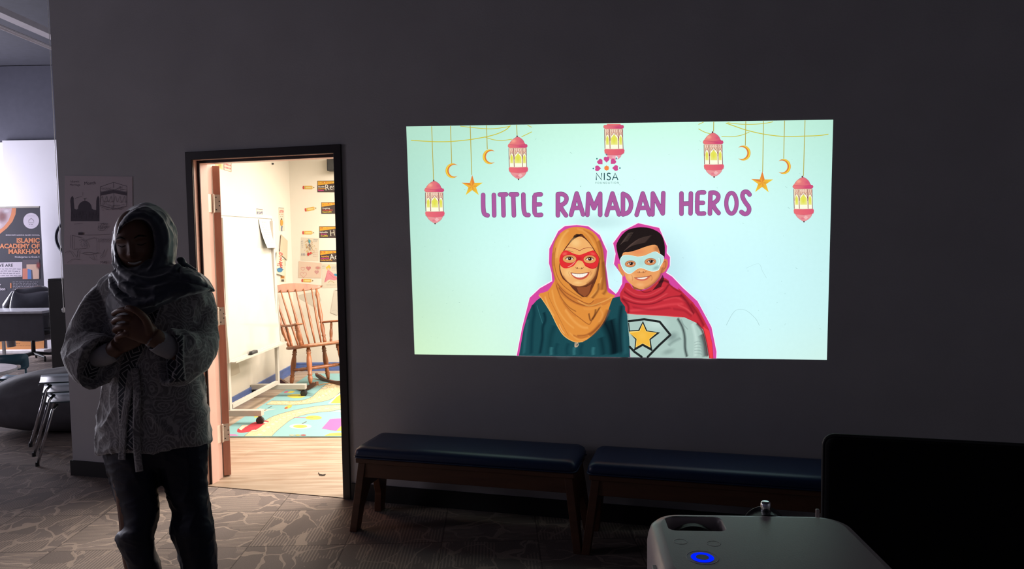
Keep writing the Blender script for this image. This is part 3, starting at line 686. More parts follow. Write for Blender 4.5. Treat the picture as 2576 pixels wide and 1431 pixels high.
for s in (-1, 1):
    bm = B(); tube(bm, [(s*0.17, 0.12, 0.40), (s*0.26, 0.17, 0.25), (s*0.27, 0.19, 0.0), (s*0.25, 0.18, -0.26)], [0.05, 0.06, 0.055, 0.045], 14); new('sleeve', bm, MJK, jc, smooth=True)
jc.scale = (1.15, 1.1, 1.12)
# black cabinet
kb = atd(143, 943, 8.7); kb.z = 0; kw = (hit(125, 800, kb, -GF)-kb).dot(GR); kz = hit(140, 701, kb, -GF).z
cb_ = thing('media_tower', 'tall narrow black cabinet half hidden behind the left end of the wall', 'cabinet', (kb.x, kb.y, 0), GA)
bm = B(); box2(bm, kw, kw+0.42, 0, 0.4, 0.02, kz); new('body', bm, MBP, cb_, bevel=0.006)
bm = B(); box2(bm, kw+0.01, kw+0.41, -0.018, -0.001, 0.06, kz-0.02); d_ = new('door', bm, MBP, cb_, bevel=0.004)
bm = B(); tube(bm, [(kw+0.38, -0.018, kz*0.5), (kw+0.38, -0.04, kz*0.5), (kw+0.38, -0.04, kz*0.62), (kw+0.38, -0.018, kz*0.62)], 0.006, 8); new('handle', bm, MSTEEL, d_)
bm = B(); box2(bm, kw+0.02, kw+0.40, 0.02, 0.38, 0, 0.02); new('plinth', bm, MBP, cb_)
# round hoop on the white wall
rc = hit(180, 598, HF, -GF); rr = (rc-hit(144, 598, HF, -GF)).length
bm = B(); rings = []
for i in range(48):
    a_ = 2*PI*i/48; rings.append(rc-GF*0.03+GR*(rr*math.cos(a_))+Vector((0, 0, rr*1.15*math.sin(a_))))
tube(bm, rings+[rings[0]], 0.022, 10); tag(new('wall_hoop', bm, pm('dark blue rubber', (0.03, 0.035, 0.06), 0.5), smooth=True), 'thin dark round hoop on the white hall wall, half hidden by the wall end', 'hoop')
# made-up white cord standing in for the lit sliver of the wall's edge
k0 = atd(157, 640, 5.4); k1 = atd(160, 776, 5.4)
bm = B(); tube(bm, [(k1.x, k1.y, 4.2), (k1.x, k1.y, k1.z+0.01)], 0.0022, 6)
cr = thing('bright_edge_cord', 'thin made-up white cord with small round end, in place of the lit sliver at the left wall end', 'cord', (k1.x, k1.y, k1.z-0.03))
new('cord', bm, MWHITE, cr, world=True)
bm = B(); lathe(bm, (0, 0, 0.0), (0, 0, 0.04), [(0, 0.006), (0.2, 0.012), (0.7, 0.012), (1, 0.003)], 14); new('pull', bm, MWHITE, cr, smooth=True)
# round white table
tc_ = atd(-92, 933, 5.4); TR = (atd(22, 933, 5.4)-tc_).length
tb = thing('round_table', 'low round white table at the left edge, before the teal chair', 'table', (tc_.x, tc_.y, 0), 0)
bm = B(); lathe(bm, (0, 0, tc_.z-0.025), (0, 0, tc_.z), [(0, TR-0.01), (0.2, TR), (0.8, TR), (1, TR-0.006)], 60); new('tabletop', bm, pm('white laminate', (0.85, 0.85, 0.88), 0.25), tb)
bm = B(); lathe(bm, (0, 0, 0), (0, 0, tc_.z-0.026), [(0, 0.12), (0.02, 0.12), (0.04, 0.09), (0.06, 0.03), (0.95, 0.03), (1, 0.08)], 30); new('pedestal', bm, MCHR, tb)
# moulded school chairs
MTEAL = pm('teal moulded plastic', (0.05, 0.13, 0.18), 0.35, var=0.05)
MGRYC = pm('grey teal moulded plastic', (0.06, 0.09, 0.105), 0.35, var=0.05)
def school_chair(name, label, m, s=0.78, group=None):
    t = thing(name, label, 'chair', (0, 0, 0), 0, group)
    bm = B(); rings = []
    for y, z, w in ((-0.22, 0.425, 0.17), (-0.215, 0.445, 0.185), (-0.1, 0.44, 0.20), (0.1, 0.43, 0.20), (0.19, 0.44, 0.19), (0.225, 0.47, 0.17)):
        rings.append([Vector((w*x_, y, z+0.018*abs(x_)**3+(0.0 if k < 7 else -0.008)))*s for k, x_ in enumerate([-1, -.7, -.35, 0, .35, .7, 1]+[1, .7, .35, 0, -.35, -.7, -1])])
    loft(bm, rings); new('seat', bm, m, t, smooth=True)
    # back shell with a hand slot
    bm = B(); vo = rrect(-0.19, 0.58, 0.19, 0.80, 0.05, 5); vi = rrect(-0.11, 0.60, 0.11, 0.655, 0.02, 5)
    def bp(a_, z_, o): return Vector((a_, 0.225+(z_-0.45)*0.16-0.10*(a_*a_)/0.036+o, z_))*s
    F = [bm.verts.new(bp(a_, z_, -0.004)) for a_, z_ in vo]; G = [bm.verts.new(bp(a_, z_, -0.004)) for a_, z_ in vi]
    F2 = [bm.verts.new(bp(a_, z_, 0.004)) for a_, z_ in vo]; G2 = [bm.verts.new(bp(a_, z_, 0.004)) for a_, z_ in vi]
    n_ = len(F)
    for i in range(n_):
        j = (i+1) % n_
        bm.faces.new((F[i], F[j], G[j], G[i])); bm.faces.new((F2[i], G2[i], G2[j], F2[j])); bm.faces.new((F[i], F2[i], F2[j], F[j])); bm.faces.new((G[i], G[j], G2[j], G2[i]))
    for sx in (-1, 1): tube(bm, [Vector((sx*0.16, 0.22, 0.45))*s, Vector((sx*0.165, 0.22, 0.60))*s], 0.014*s, 8)
    new('backrest', bm, m, t, smooth=True)
    for sx in (-1, 1):
        for sy in (-1, 1):
            bm = B(); tube(bm, [Vector((sx*0.13, sy*0.14, 0.425))*s, Vector((sx*0.185, sy*0.17, 0.40))*s, Vector((sx*0.215, sy*0.28, 0.015))*s], 0.0105*s, 10); new('leg', bm, MCHR, t, smooth=True)
            bm = B(); e = Vector((sx*0.2165, sy*0.2825, 0.0))*s; lathe(bm, e, e+Vector((0, 0, 0.03))*s, [(0, 0.013), (1, 0.012)], 10); new('foot_cap', bm, MBP, t)
    return t
c1 = school_chair('school_chair', 'teal moulded school chair standing behind the low round table', MTEAL, 0.68)
p_ = atd(44, 960, 6.95); c1.location = (p_.x, p_.y, 0); c1.rotation_euler = (0, 0, GA+0.35+PI)
sp_ = Vector((-4.52, 0.43, 0))
labs = ['bottom chair of the stack of three grey school chairs by the wall end', 'middle chair of the stack of three grey school chairs by the wall end', 'topmost chair of the stack of three grey school chairs by the wall end']
c2 = school_chair('school_chair', labs[0], MGRYC, 0.95, 'stacked grey school chairs')
c2.location = sp_; c2.rotation_euler = (0, 0, -PI/4)
for k in range(1, 3): dup(c2, (sp_.x-0.012*k, sp_.y-0.012*k, 0.072*k), -PI/4, labs[k])
# bean bag
bq = atd(175, 1000, 6.2); bm = B(); bmesh.ops.create_uvsphere(bm, u_segments=72, v_segments=44, radius=1.0)
for v in bm.verts:
    k = v.co; z = k.z; u = Vector((k.x, k.y, 0)); e_ = 1+0.10*max(0, -z); x, y = k.x*0.80*e_, k.y*0.38*e_
    zz = 0.22+(z*(0.25+0.05*math.cos(k.x*2.2)) if z > 0 else z*0.22); q = noise.noise(Vector((k.x*3, k.y*3, k.z*3)))*0.025
    v.co = _r*x*(1+q)+_f*y*(1+q)+Vector((0, 0, max(0.0, zz*(1+q))))
o = new('bean_bag', bm, pm('charcoal bean bag cloth', (0.085, 0.08, 0.092), 0.8, bump=0.4, bscale=25), smooth=True)
o.location = (bq.x, bq.y, 0); tag(o, 'large charcoal bean bag mound on the hall floor behind the stacked chairs', 'bean bag')
# ------------------------------------------------------------------ classroom: rug with printed roads
def rug():
    s, ox, oy = 6.813, 560.0, 900.0; Z = 0.0125
    zf = 0.004
    FL = onz(539.5, 1097.6, Z); FR = onz(870, 1097.6, Z); LB = onz(780, 939.6, Z)
    ud = (FR-FL).normalized(); vd = Vector((-ud.y, ud.x, 0))
    if vd.dot(LB-FL) < 0: vd = -vd
    Wd = (LB-FL).dot(ud)
    a = Art(lambda x, y: onz(ox+x/s, oy+y/s, Z), (0, 0, 1), eps=2.2e-5, start=1)
    dl = (LB-FL); L = 2.72; dl = dl/dl.length*L; w = ud*2.1
    base = [FL, FL+w, FL+w+dl, FL+dl]; c = (*srgb(150, 205, 208), 1)
    a.v = base+[p-Vector((0, 0, 0.008)) for p in base]; a.c = [c]*8
    a.f = [(0, 1, 2, 3), (7, 6, 5, 4), (0, 4, 5, 1), (1, 5, 6, 2), (2, 6, 7, 3), (3, 7, 4, 0)]
    road = (240, 218, 172); edge = (95, 85, 75)
    r1u = [(838, 735), (1040, 737), (1240, 738), (1400, 718), (1520, 672), (1600, 600), (1680, 530), (1780, 450), (1880, 405), (2070, 400)]
    r1l = [(2070, 540), (1990, 610), (1890, 690), (1750, 740), (1500, 782), (1250, 806), (1000, 806), (742, 802)]
    r2u = [(372, 1340), (560, 1180), (750, 1062), (870, 1000), (1020, 950), (1180, 908), (1400, 862), (1700, 816), (2090, 800)]
    r2l = [(2090, 865), (1850, 915), (1650, 932), (1400, 975), (1190, 1048), (1050, 1150), (930, 1250), (842, 1340)]
    for u, l in ((r1u, r1l), (r2u, r2l)):
        u = spline(u, 4); l = spline(l, 4); a.poly(u+l, road)
        a.stroke(u, 5, edge, smooth=0, round_=False); a.stroke(l, 5, edge, smooth=0, round_=False)
        rn = random.Random(3); k = a.k
        n = 26
        def at(t, v):
            i = t*(len(u)-1); i0 = min(int(i), len(u)-2); p = np.array(u[i0])*(1-(i-i0))+np.array(u[i0+1])*(i-i0)
            j = (1-t)*(len(l)-1); j0 = min(int(j), len(l)-2); q = np.array(l[j0])*(1-(j-j0))+np.array(l[j0+1])*(j-j0)
            return p*(1-v)+q*v
        for i in range(520):
            t, v = rn.random()*0.985, rn.random()*0.94+0.03; a.k = k; p = at(t, v); q = p+np.array([rn.uniform(4, 11), rn.uniform(-5, 5)])
            a.stroke([p, q], 3.2, (176, 128, 92), smooth=0, round_=False)
        a.k = k+1
        for i in range(15):
            t = (i+0.3)/15.5; a.poly([at(t, 0.42), at(t+0.03, 0.42), at(t+0.03, 0.58), at(t, 0.58)], (250, 236, 200)); a.k -= 1
        a.k += 1
    RED = (215, 40, 62)
    a.poly([(250, 1245), (275, 1205), (400, 1180), (480, 1130), (560, 1098), (680, 1074), (770, 1078), (785, 1105), (700, 1142), (640, 1190), (560, 1235), (430, 1270), (320, 1285), (258, 1272)], RED, smooth=3)
    a.poly([(270, 1215), (330, 1152), (455, 1143), (390, 1182), (320, 1240)], (240, 225, 200)); a.stroke([(270, 1215), (330, 1152), (455, 1143)], 4, edge, smooth=0)
    for x, y in ((548, 1245), (728, 1110)): a.ell(x, y, 62, 15, (240, 228, 200)); a.stroke([(x-62, y), (x, y-15), (x+62, y), (x, y+15)], 3, edge, loop=True, round_=False)
    a.stroke([(350, 1248), (430, 1195), (560, 1160), (700, 1120)], 4, (150, 25, 40)); a.poly([(100, 1306), (220, 1310), (272, 1334), (95, 1336)], (240, 130, 190))
    a.poly([(540, 975), (600, 980), (658, 1002), (545, 1028)], (238, 215, 70))
    a.poly([(622, 868), (760, 885), (918, 874), (760, 905), (690, 932)], (250, 235, 215)); a.stroke([(622, 868), (650, 905), (690, 932)], 4, (190, 90, 80)); a.stroke([(710, 890), (725, 905), (745, 885), (740, 878)], 8, (90, 50, 50))
    a.stroke([(775, 862), (845, 828)], 10, (90, 90, 90), smooth=0)
    a.ell(1125, 842, 70, 26, (235, 215, 80), rot=-0.35); a.ell(1090, 860, 30, 12, (215, 60, 60), rot=-0.3); a.stroke([(1060, 866), (1110, 835), (1180, 822), (1150, 855), (1090, 868)], 4, edge, loop=True, round_=False)
    a.ell(1260, 655, 152, 34, (240, 222, 90)); a.poly([(1095, 608), (1160, 568), (1250, 568), (1200, 600)], (240, 222, 90)); a.ell(1088, 585, 40, 14, (235, 120, 150), rot=-0.3)
    a.stroke([(1300, 655), (1520, 650)], 4, edge, smooth=0)
    a.ell(1335, 1175, 188, 42, (250, 248, 235)); a.ell(1330, 1175, 122, 28, (238, 205, 90)); a.stroke([(1300, 1172), (1350, 1185), (1380, 1160)], 5, (215, 170, 60)); a.stroke([(1360, 1130), (1440, 1092)], 12, (110, 105, 100), smooth=0, round_=False)
    a.ell(1560, 1026, 140, 35, (244, 218, 90)); a.stroke([(1222, 1020), (1420, 1026)], 9, (235, 110, 130), smooth=0); a.stroke([(1420, 1026), (1550, 1024)], 8, (222, 140, 60), smooth=0)
    a.poly([(1700, 1212), (1840, 1052), (1905, 1042), (2090, 1036), (2090, 1250), (1950, 1252)], (236, 110, 190)); a.poly([(1950, 1252), (2090, 1110), (2090, 1252)], (244, 218, 90))
    a.poly([(1745, 1336), (1830, 1296), (1980, 1284), (2100, 1284), (2100, 1336)], (244, 218, 90), smooth=0); a.stroke([(1920, 1316), (2090, 1322)], 5, edge, smooth=0)
    a.poly([(1870, 925), (2000, 925), (2090, 960), (2090, 890)], (250, 240, 215))
    for x, cc in ((1190, (240, 225, 180)), (1290, (244, 218, 110)), (1385, (222, 70, 70))): a.ell(x, 1325, 46, 11, cc); a.stroke([(x-46, 1325), (x, 1314), (x+46, 1325), (x, 1336)], 3, edge, loop=True, round_=False)
    a.poly([(1810, 785), (1940, 655), (2090, 560), (2090, 785)], (250, 245, 225)); a.poly([(1850, 780), (1955, 668), (2090, 590), (2090, 780)], (244, 218, 80))
    a.ell(1830, 455, 40, 12, (250, 240, 210)); a.ell(1745, 515, 52, 16, (250, 240, 210))
    for x, y, r in ((1830, 455, 40), (1745, 515, 52)): a.stroke([(x-r, y), (x, y-r*.3), (x+r, y), (x, y+r*.3)], 4, edge, loop=True, round_=False)
    a.stroke([(1640, 470), (1780, 440), (1950, 440)], 12, (226, 160, 90)); a.stroke([(1450, 330), (1640, 365)], 8, (245, 238, 225)); a.stroke([(1480, 375), (1640, 372)], 8, (245, 238, 225))
    return a
o = new('rug', rug().mesh('rug'), PAPER, keep=False)
tag(o, 'light blue play rug printed with roads and a red car on the classroom floor', 'rug')
# ------------------------------------------------------------------ mobile whiteboard
bd = Vector((-math.sin(math.radians(12)), math.cos(math.radians(12)), 0)); bp_ = Vector((bd.y, -bd.x, 0))
nc = onz(627, 1067, 0.004); fc = onz(748, 997, 0.004); fc = nc + bd*((fc-nc).dot(bd)); N0 = nc-bp_*0.26; F0 = fc-bp_*0.26
def proj_px(P):
    d = P-CAM; return CX+FPX*d.dot(RT)/d.dot(FW), CY-FPX*d.dot(UP)/d.dot(FW)
# slide along the feet so that the far post stands at x = 699
for _ in range(8):
    e = proj_px(F0+Vector((0, 0, 0.3)))[0]-697.5; F0 -= bp_*(e/240.0); N0 -= bp_*(e/240.0)
wbt = thing('mobile_whiteboard', 'wheeled whiteboard with a curled handwritten list, standing along the classroom left wall', 'whiteboard', (N0.x, N0.y, 0.004), math.atan2(bd.y, bd.x)-PI/2)
Lb = (F0-N0).dot(bd); zb0 = hit(700, 858, F0, bp_).z-0.004; zb1 = hit(686, 542.5, F0, bp_).z-0.034
MGL = pm('board white', (0.43, 0.415, 0.38), 0.15, var=0.05, scale=3, coat=0.4)
for y in (0, Lb):
    bm = B(); box2(bm, -0.014, 0.014, y-0.022, y+0.022, 0.10, zb1-0.02); new('post', bm, MALU, wbt, bevel=0.002)
    bm = B(); box2(bm, -0.27, 0.285, y-0.03, y+0.03, 0.075, 0.125); new('foot', bm, MALU, wbt, bevel=0.003)
    for x in (-0.24, 0.262):
        bm = B(); lathe(bm, (x, y-0.016, 0.033), (x, y+0.016, 0.033), [(0, 0.022), (0.15, 0.033), (0.85, 0.033), (1, 0.022)], 20); box2(bm, x-0.012, x+0.012, y-0.01, y+0.01, 0.05, 0.0749); new('caster', bm, MBP, wbt)
bm = B(); box2(bm, -0.018, 0.018, 0.03, Lb-0.03, 0.128, 0.165); new('base_beam', bm, MALU, wbt, bevel=0.002)
y0b, y1b = -0.03, Lb+0.035
bm = B(); box2(bm, 0.016, 0.026, y0b, y1b, zb0, zb1); pnl = new('writing_surface', bm, MGL, wbt)
for nme, (ya, yb_, za, zb_) in {'frame_top': (y0b-.012, y1b+.012, zb1, zb1+.03), 'frame_bottom': (y0b-.012, y1b+.012, zb0-.022, zb0), 'frame_near': (y0b-.012, y0b, zb0, zb1), 'frame_far': (y1b, y1b+.012, zb0, zb1)}.items():
    bm = B(); box2(bm, 0.010, 0.034, ya, yb_, za, zb_); new('frame_rail', bm, MALU, wbt, bevel=0.002)
bm = B(); box2(bm, 0.034, 0.085, y0b, y1b+0.03, zb0-0.022, zb0-0.012); box2(bm, 0.082, 0.085, y0b, y1b+0.03, zb0-0.012, zb0-0.004); tr_ = new('marker_tray', bm, MALU, wbt)
# the board leans back a little from its tray
for o_ in wbt.children:
    if o_.name.split('.')[0] in ('writing_surface', 'frame_rail'):
        for v in o_.data.vertices: v.co.x -= math.tan(math.radians(2.4))*(v.co.z-zb0)
# eraser on the tray
ye = (hit(638, 876, F0+bp_*0.06, bp_)-N0).dot(bd)
e_ = thing('eraser', 'black felt board eraser lying on the whiteboard tray', 'eraser', N0+bd*ye+bp_*0.058+Vector((0, 0, zb0-0.0075)), math.atan2(bd.y, bd.x)-PI/2)
bm = B(); loft(bm, [[(a_, b_, z) for a_, b_ in rrect(-0.019, -0.06+i, 0.019, 0.06-i, 0.012)] for i, z in ((0.002, 0.0), (0, 0.006), (0, 0.018), (0.006, 0.026))]); new('felt_body', bm, MBP, e_, smooth=True)
# list clipped to the board: a curled sheet
tl = hit(653, 551, F0+bp_*-0.01, bp_); sw = (hit(680, 556, F0+bp_*-0.01, bp_)-tl).dot(bd); shh = tl.z-hit(668, 624, F0+bp_*0.03, bp_).z
LEAN = math.tan(math.radians(2.4))
def curl(u, v):      # u across 0..1, v down 0..1
    return tl+bd*(sw*(u+0.14*v))+Vector((0, 0, -shh*v))+bp_*(0.042+0.05*v*v*(1-0.35*u)+0.008*math.sin(3*u)-LEAN*(tl.z-shh*v-zb0))
a = Art(lambda x, y: curl(x, y), bp_, eps=1.5e-4); pts = [(i/8, j/12) for j in range(13) for i in range(9)]
a._add(pts, [(j*9+i, j*9+i+1, (j+1)*9+i+1, (j+1)*9+i) for j in range(12) for i in range(8)], [(*srgb(240, 236, 228), 1)]*len(pts))
rn = random.Random(2)
for j, (x0, x1) in enumerate(((.2, .6), (.2, .6), (.15, .85), (.15, .8), (.2, .85), (.15, .9), (.15, .5), (.5, .85), (.5, .8))):
    y = 0.1+j*0.088; x = x0
    while x < x1: a.k = 2+0.01*j; a.stroke([(x, y), (x+rn.uniform(.03, .07), y+rn.uniform(-.006, .006))], 0.013, (80, 72, 76), smooth=0, round_=False); x += 0.1
nl = a.mesh('sheet'); o = new('handwritten_list', nl, PAPER); md = o.modifiers.new('thick', 'SOLIDIFY'); md.thickness = 0.0004; md.offset = -1
tag(o, 'curled white handwritten list hanging at the top right of the whiteboard', 'paper')
# ------------------------------------------------------------------ flat things on the classroom walls
def cut(name, label, cat, P, n, ox, oy, s, outline, col, draw, group=None, thick=0.0012, lift=0.0015, eps=1e-4):
    a = Art(lambda x, y: hit(ox+x/s, oy+y/s, P+n*lift, n), n, eps=eps); c = (*srgb(*col), 1); k = len(outline)
    f = [a.place(*p) for p in outline]; a.v = f+[p-n*thick for p in f]; a.c = [c]*(2*k)
    for t in tessellate_polygon([[Vector((p[0], p[1], 0)) for p in outline]]): a.f += [tuple(t), tuple(k+i for i in reversed(t))]
    for i in range(k): j = (i+1) % k; a.f.append((i, j, k+j, k+i))
    if draw: draw(a)
    o = new(name, a.mesh(name), PAPER); return tag(o, label, cat, group)
FWP, LWP = CORNER, CORNER
nF, nL = -GF, GR
ox, oy, s = 740.0, 440.0, 4.769                         # frame of the drawings on the far wall
def pencil(x, y, rot, label, faded=False):
    cr, sr = math.cos(rot), math.sin(rot)
    def q(pts): return [(x+a_*cr-b_*sr, y+a_*sr+b_*cr) for a_, b_ in pts]
    def dr_(a):
        a.poly(q([(0, -17), (15, -19), (17, 19), (0, 17), (-3, 0)]), (226, 74, 84)); a.poly(q([(15, -19), (26, -19), (26, 19), (17, 19)]), (225, 200, 120))
        a.poly(q([(26, -18), (108, -18), (108, 18), (26, 18)]), (240, 186, 62)); a.poly(q([(33, -11), (102, -11), (102, 11), (33, 11)]), (250, 228, 150))
        a.poly(q([(108, -18), (142, 0), (108, 18)]), (250, 226, 170)); a.poly(q([(128, -7), (142, 0), (128, 7)]), (60, 45, 40))
    cut('pencil_cutout', label, 'pencil cutout', FWP, nF, ox, oy, s, q([(0, -20), (108, -20), (142, 0), (108, 20), (0, 20), (-5, 0)]), (238, 190, 80), dr_, 'paper pencils on the far wall')
pencil(104, 151, 0.0, 'topmost of the four yellow paper pencils on the classroom wall'); pencil(130, 420, -0.17, 'tilted yellow paper pencil, second from the top'); pencil(100, 693, 0.0, 'yellow paper pencil just above the colourful drawing'); pencil(90, 1266, 0.02, 'yellow paper pencil just above the rocking chair')
def card(y0, x0, lx, words, big, bx, label, bcol=(245, 240, 230), bs=100):
    def dr_(a):
        a.rect(x0, y0, 800, y0+5, (70, 50, 50)); a.rect(x0, y0, x0+5, y0+138, (70, 50, 50)); a.rect(x0, y0+134, 800, y0+138, (70, 50, 50))
        a.poly([(x0+5, y0+5), (800, y0+5), (800, y0+22), (490, y0+30), (x0+5, y0+55)], (238, 176, 48))
        rn = random.Random(y0); k = a.k
        for i in range(26):
            a.k = k; a.ell(x0+15+rn.random()*460, y0+12+rn.random()*14, rn.uniform(3, 8), rn.uniform(3, 7), rn.choice([(226, 90, 50), (250, 210, 80), (226, 70, 60), (245, 225, 130), (200, 110, 40)]), 8)
        a.k = k+2
        for j, (w, cc) in enumerate(words): a.text(w, lx, y0+82+j*22-len(words)*0+(-2), 24, cc, 0.03, rot=-0.03)
        if big: a.text(big, bx, y0+116, bs, bcol, 0.0, rot=-0.12, sx=0.9)
    cut('word_card', label, 'sign', FWP, nF, ox, oy, s, [(x0, y0), (800, y0-4), (800, y0+136), (x0, y0+138)], (74, 58, 56), dr_, 'word cards on the far wall')
Wh, Or, Mg, Ye, Rd = (245, 240, 232), (240, 170, 60), (225, 60, 150), (245, 215, 70), (235, 90, 60)
card(70, 278, 288, [('Humble', Wh), ('Generous', Or), ('Patient', Mg)], 'Res', 372, 'topmost dark word card, its big script beginning Res')
card(328, 325, 340, [('Forgiving', Wh), ('Cooperative', Rd), ('Reasonable', Ye)], None, 0, 'dark word card reading Forgiving, Cooperative, Reasonable')
card(616, 301, 306, [('Believable', Wh), ('  Sincere', Mg), ('  Credible', Ye)], 'H', 430, 'dark word card reading Believable, Sincere, Credible', (240, 235, 215))
card(906, 308, 316, [(' Appealing', Or), ('Supportive', Mg), ('Understanding', Or)], 'Ac', 428, 'lowest dark word card, its big script beginning Ac')
PAP = (238, 226, 205)
def d1(a):
    rn = random.Random(5)
    for i in range(60):
        x, y = rn.gauss(185, 28), rn.uniform(775, 930); a.stroke([(x, y), (x+rn.uniform(-12, 12), y+rn.uniform(8, 26))], 4, rn.choice([(240, 190, 70), (235, 160, 90), (245, 210, 110), (222, 170, 60)]), smooth=0, round_=False, alpha=0.8)
    a.poly([(175, 765), (200, 790), (190, 830), (172, 800)], (80, 170, 190)); a.stroke([(150, 880), (185, 830), (210, 880)], 4, (110, 90, 90)); a.stroke([(185, 830), (195, 900)], 5, (90, 90, 120))
    a.ell(172, 950, 14, 20, (215, 50, 50)); a.ell(200, 938, 14, 14, (225, 80, 70))
    for j in range(4): a.stroke([(85+4*j, 800+20*j), (108, 790+26*j)], 3, (130, 140, 170), smooth=0)
    a.scribble(88, 940, 145, 965, 2, 5, (100, 110, 160)); a.scribble(228, 765, 285, 800, 2, 3, (90, 140, 170)); a.scribble(228, 900, 285, 985, 4, 2.5, (220, 160, 160))
cut('colourful_drawing', "child's colourful yellow and red figure drawing on the far wall below a pencil", 'drawing', FWP, nF, ox, oy, s, [(82, 748), (298, 760), (292, 1035), (76, 1025)], PAP, d1)
def heart(a, x, y, r, col, fill=None):
    pts = [(x+r*16*math.sin(t)**3/17, y-r*(13*math.cos(t)-5*math.cos(2*t)-2*math.cos(3*t)-math.cos(4*t))/17) for t in [2*PI*k/28 for k in range(28)]]
    if fill: a.poly(pts, fill, alpha=0.7)
    a.stroke(pts, 3, col, smooth=0, loop=True, round_=False)
def d2(a):
    for x, y, r, fl_ in ((105, 1125, 26, None), (172, 1120, 30, (235, 150, 150)), (270, 1165, 26, (238, 180, 175)), (112, 1195, 40, None)): heart(a, x, y, r, (222, 130, 130), fl_)
    a.blob(285, 1115, 40, 26, (236, 150, 145), 0.8)
cut('hearts_drawing', 'pink drawing of hearts taped below the colourful figure drawing', 'drawing', FWP, nF, ox, oy, s, [(55, 1035), (325, 1055), (320, 1238), (50, 1232)], (240, 212, 190), d2, lift=0.004)
def d3(a):
    a.poly([(380, 1110), (420, 1075), (440, 1110), (425, 1140), (395, 1140)], (245, 205, 70)); a.ell(412, 1128, 14, 16, (240, 200, 180))
    a.poly([(400, 1145), (430, 1150), (520, 1240), (480, 1265), (420, 1255), (370, 1290), (365, 1270), (385, 1200)], (235, 150, 160), smooth=3); a.stroke([(395, 1180), (380, 1240), (370, 1280)], 4, (215, 100, 120)); a.stroke([(420, 1180), (470, 1225), (515, 1240)], 4, (215, 100, 120))
    a.ell(498, 1198, 20, 13, (60, 165, 210), rot=0.4); a.scribble(335, 1085, 380, 1125, 3, 3, (130, 140, 150)); a.scribble(450, 1085, 530, 1150, 4, 3, (130, 160, 180)); a.stroke([(410, 1290), (440, 1270), (480, 1295)], 4, (200, 180, 90)); a.scribble(385, 1310, 500, 1325, 1, 3, (150, 170, 140))
cut('princess_drawing', "child's drawing of a figure in a pink dress beside the doorway", 'drawing', FWP, nF, ox, oy, s, [(328, 1060), (620, 1070), (620, 1352), (332, 1356)], PAP, d3)
cut('torn_paper', 'plain white paper sheet on the far wall behind the rocking chair', 'paper', FWP, nF, 690, 690, 4.772, [(290, 250), (380, 225), (520, 200), (565, 310), (500, 408), (300, 290)], (232, 222, 205), None)
cut('paper_strip', 'narrow white paper strip hanging beside the right door jamb', 'paper', FWP, nF, 690, 690, 4.772, [(722, 185), (860, 180), (850, 440), (745, 488), (675, 458)], (236, 228, 212), lambda a: (a.stroke([(735, 195), (755, 192)], 5, (90, 80, 80), smooth=0), a.stroke([(690, 440), (740, 430), (770, 460)], 2.5, (200, 185, 170))), lift=0.006)
# left wall posters
ox, oy, s = 500.0, 380.0, 5.964
cut('yellow_chart', 'small yellow chart at the top of the left classroom wall, next to the door leaf', 'poster', LWP, nL, ox, oy, s, [(250, 60), (365, 90), (362, 278), (250, 248)], (244, 226, 170), lambda a: [a.rect(295+14*i, 165+22*j, 305+14*i, 180+22*j, (238, 190, 80)) for i in range(3) for j in range(4)])
cut('red_dot_chart', 'white chart with rows of red marks at the top of the left classroom wall', 'poster', LWP, nL, ox, oy, s, [(374, 90), (488, 115), (486, 314), (378, 280)], (246, 232, 214), lambda a: ([a.ell(393+19*i, 195+5*i+48*j, 6, 15, (222, 80, 95), 10) for i in range(5) for j in range(-1, 2)], a.stroke([(376, 92), (488, 117), (486, 312), (378, 279)], 5, (215, 130, 100), smooth=0, loop=True, round_=False)))
def fig(a, x, y, c1, c2):
    a.ell(x, y, 12, 14, (90, 70, 50)); a.poly([(x-18, y+12), (x+14, y+14), (x+24, y+60), (x+8, y+100), (x-16, y+95), (x-20, y+50)], c1, smooth=3); a.poly([(x-4, y+98), (x+18, y+100), (x+10, y+150), (x+14, y+180), (x-6, y+180), (x-10, y+140)], c2); a.stroke([(x-18, y+14), (x-20, y+60), (x-14, y+96)], 3, (90, 60, 40))
def p1(a):
    a.stroke([(1198, 850), (1278, 856)], 7, (120, 85, 70), smooth=0, round_=False); a.text('LISTEN', 1240, 922, 50, (214, 60, 60), 0.03, align='c', fit=66); a.scribble(1205, 938, 1275, 958, 1, 7, (200, 120, 90), 0.5); a.scribble(1220, 972, 1262, 988, 1, 6, (160, 140, 130), 0.5); fig(a, 1242, 1022, (240, 170, 60), (120, 125, 150))
cut('listen_poster', 'narrow LISTEN poster with a small figure near the classroom corner', 'poster', LWP, nL, ox, oy, s, [(1195, 847), (1280, 853), (1290, 1198), (1206, 1194)], (246, 232, 210), p1)
cut('be_safe_poster', 'BE SAFE poster partly hidden behind the top edge of the whiteboard', 'poster', LWP, nL, ox, oy, s, [(862, 864), (962, 874), (968, 1180), (868, 1170)], (246, 236, 220), lambda a: (a.stroke([(864, 867), (961, 877)], 7, (120, 85, 80), smooth=0, round_=False), a.text('BE SAFE', 914, 944, 56, (70, 75, 130), 0.03, align='c', fit=90)))
def p3(a):
    a.stroke([(1050, 1158), (1122, 1163)], 6, (120, 85, 70), smooth=0, round_=False); a.text('BE', 1100, 1234, 60, (70, 75, 130), 0.02, align='c', fit=40); a.scribble(1075, 1250, 1122, 1262, 1, 6, (200, 120, 90), 0.5); a.poly([(1088, 1335), (1128, 1330), (1128, 1440), (1112, 1540), (1096, 1540)], (226, 90, 70)); a.ell(1092, 1308, 14, 20, (70, 55, 50)); a.stroke([(1085, 1290), (1100, 1330)], 5, (60, 50, 45))
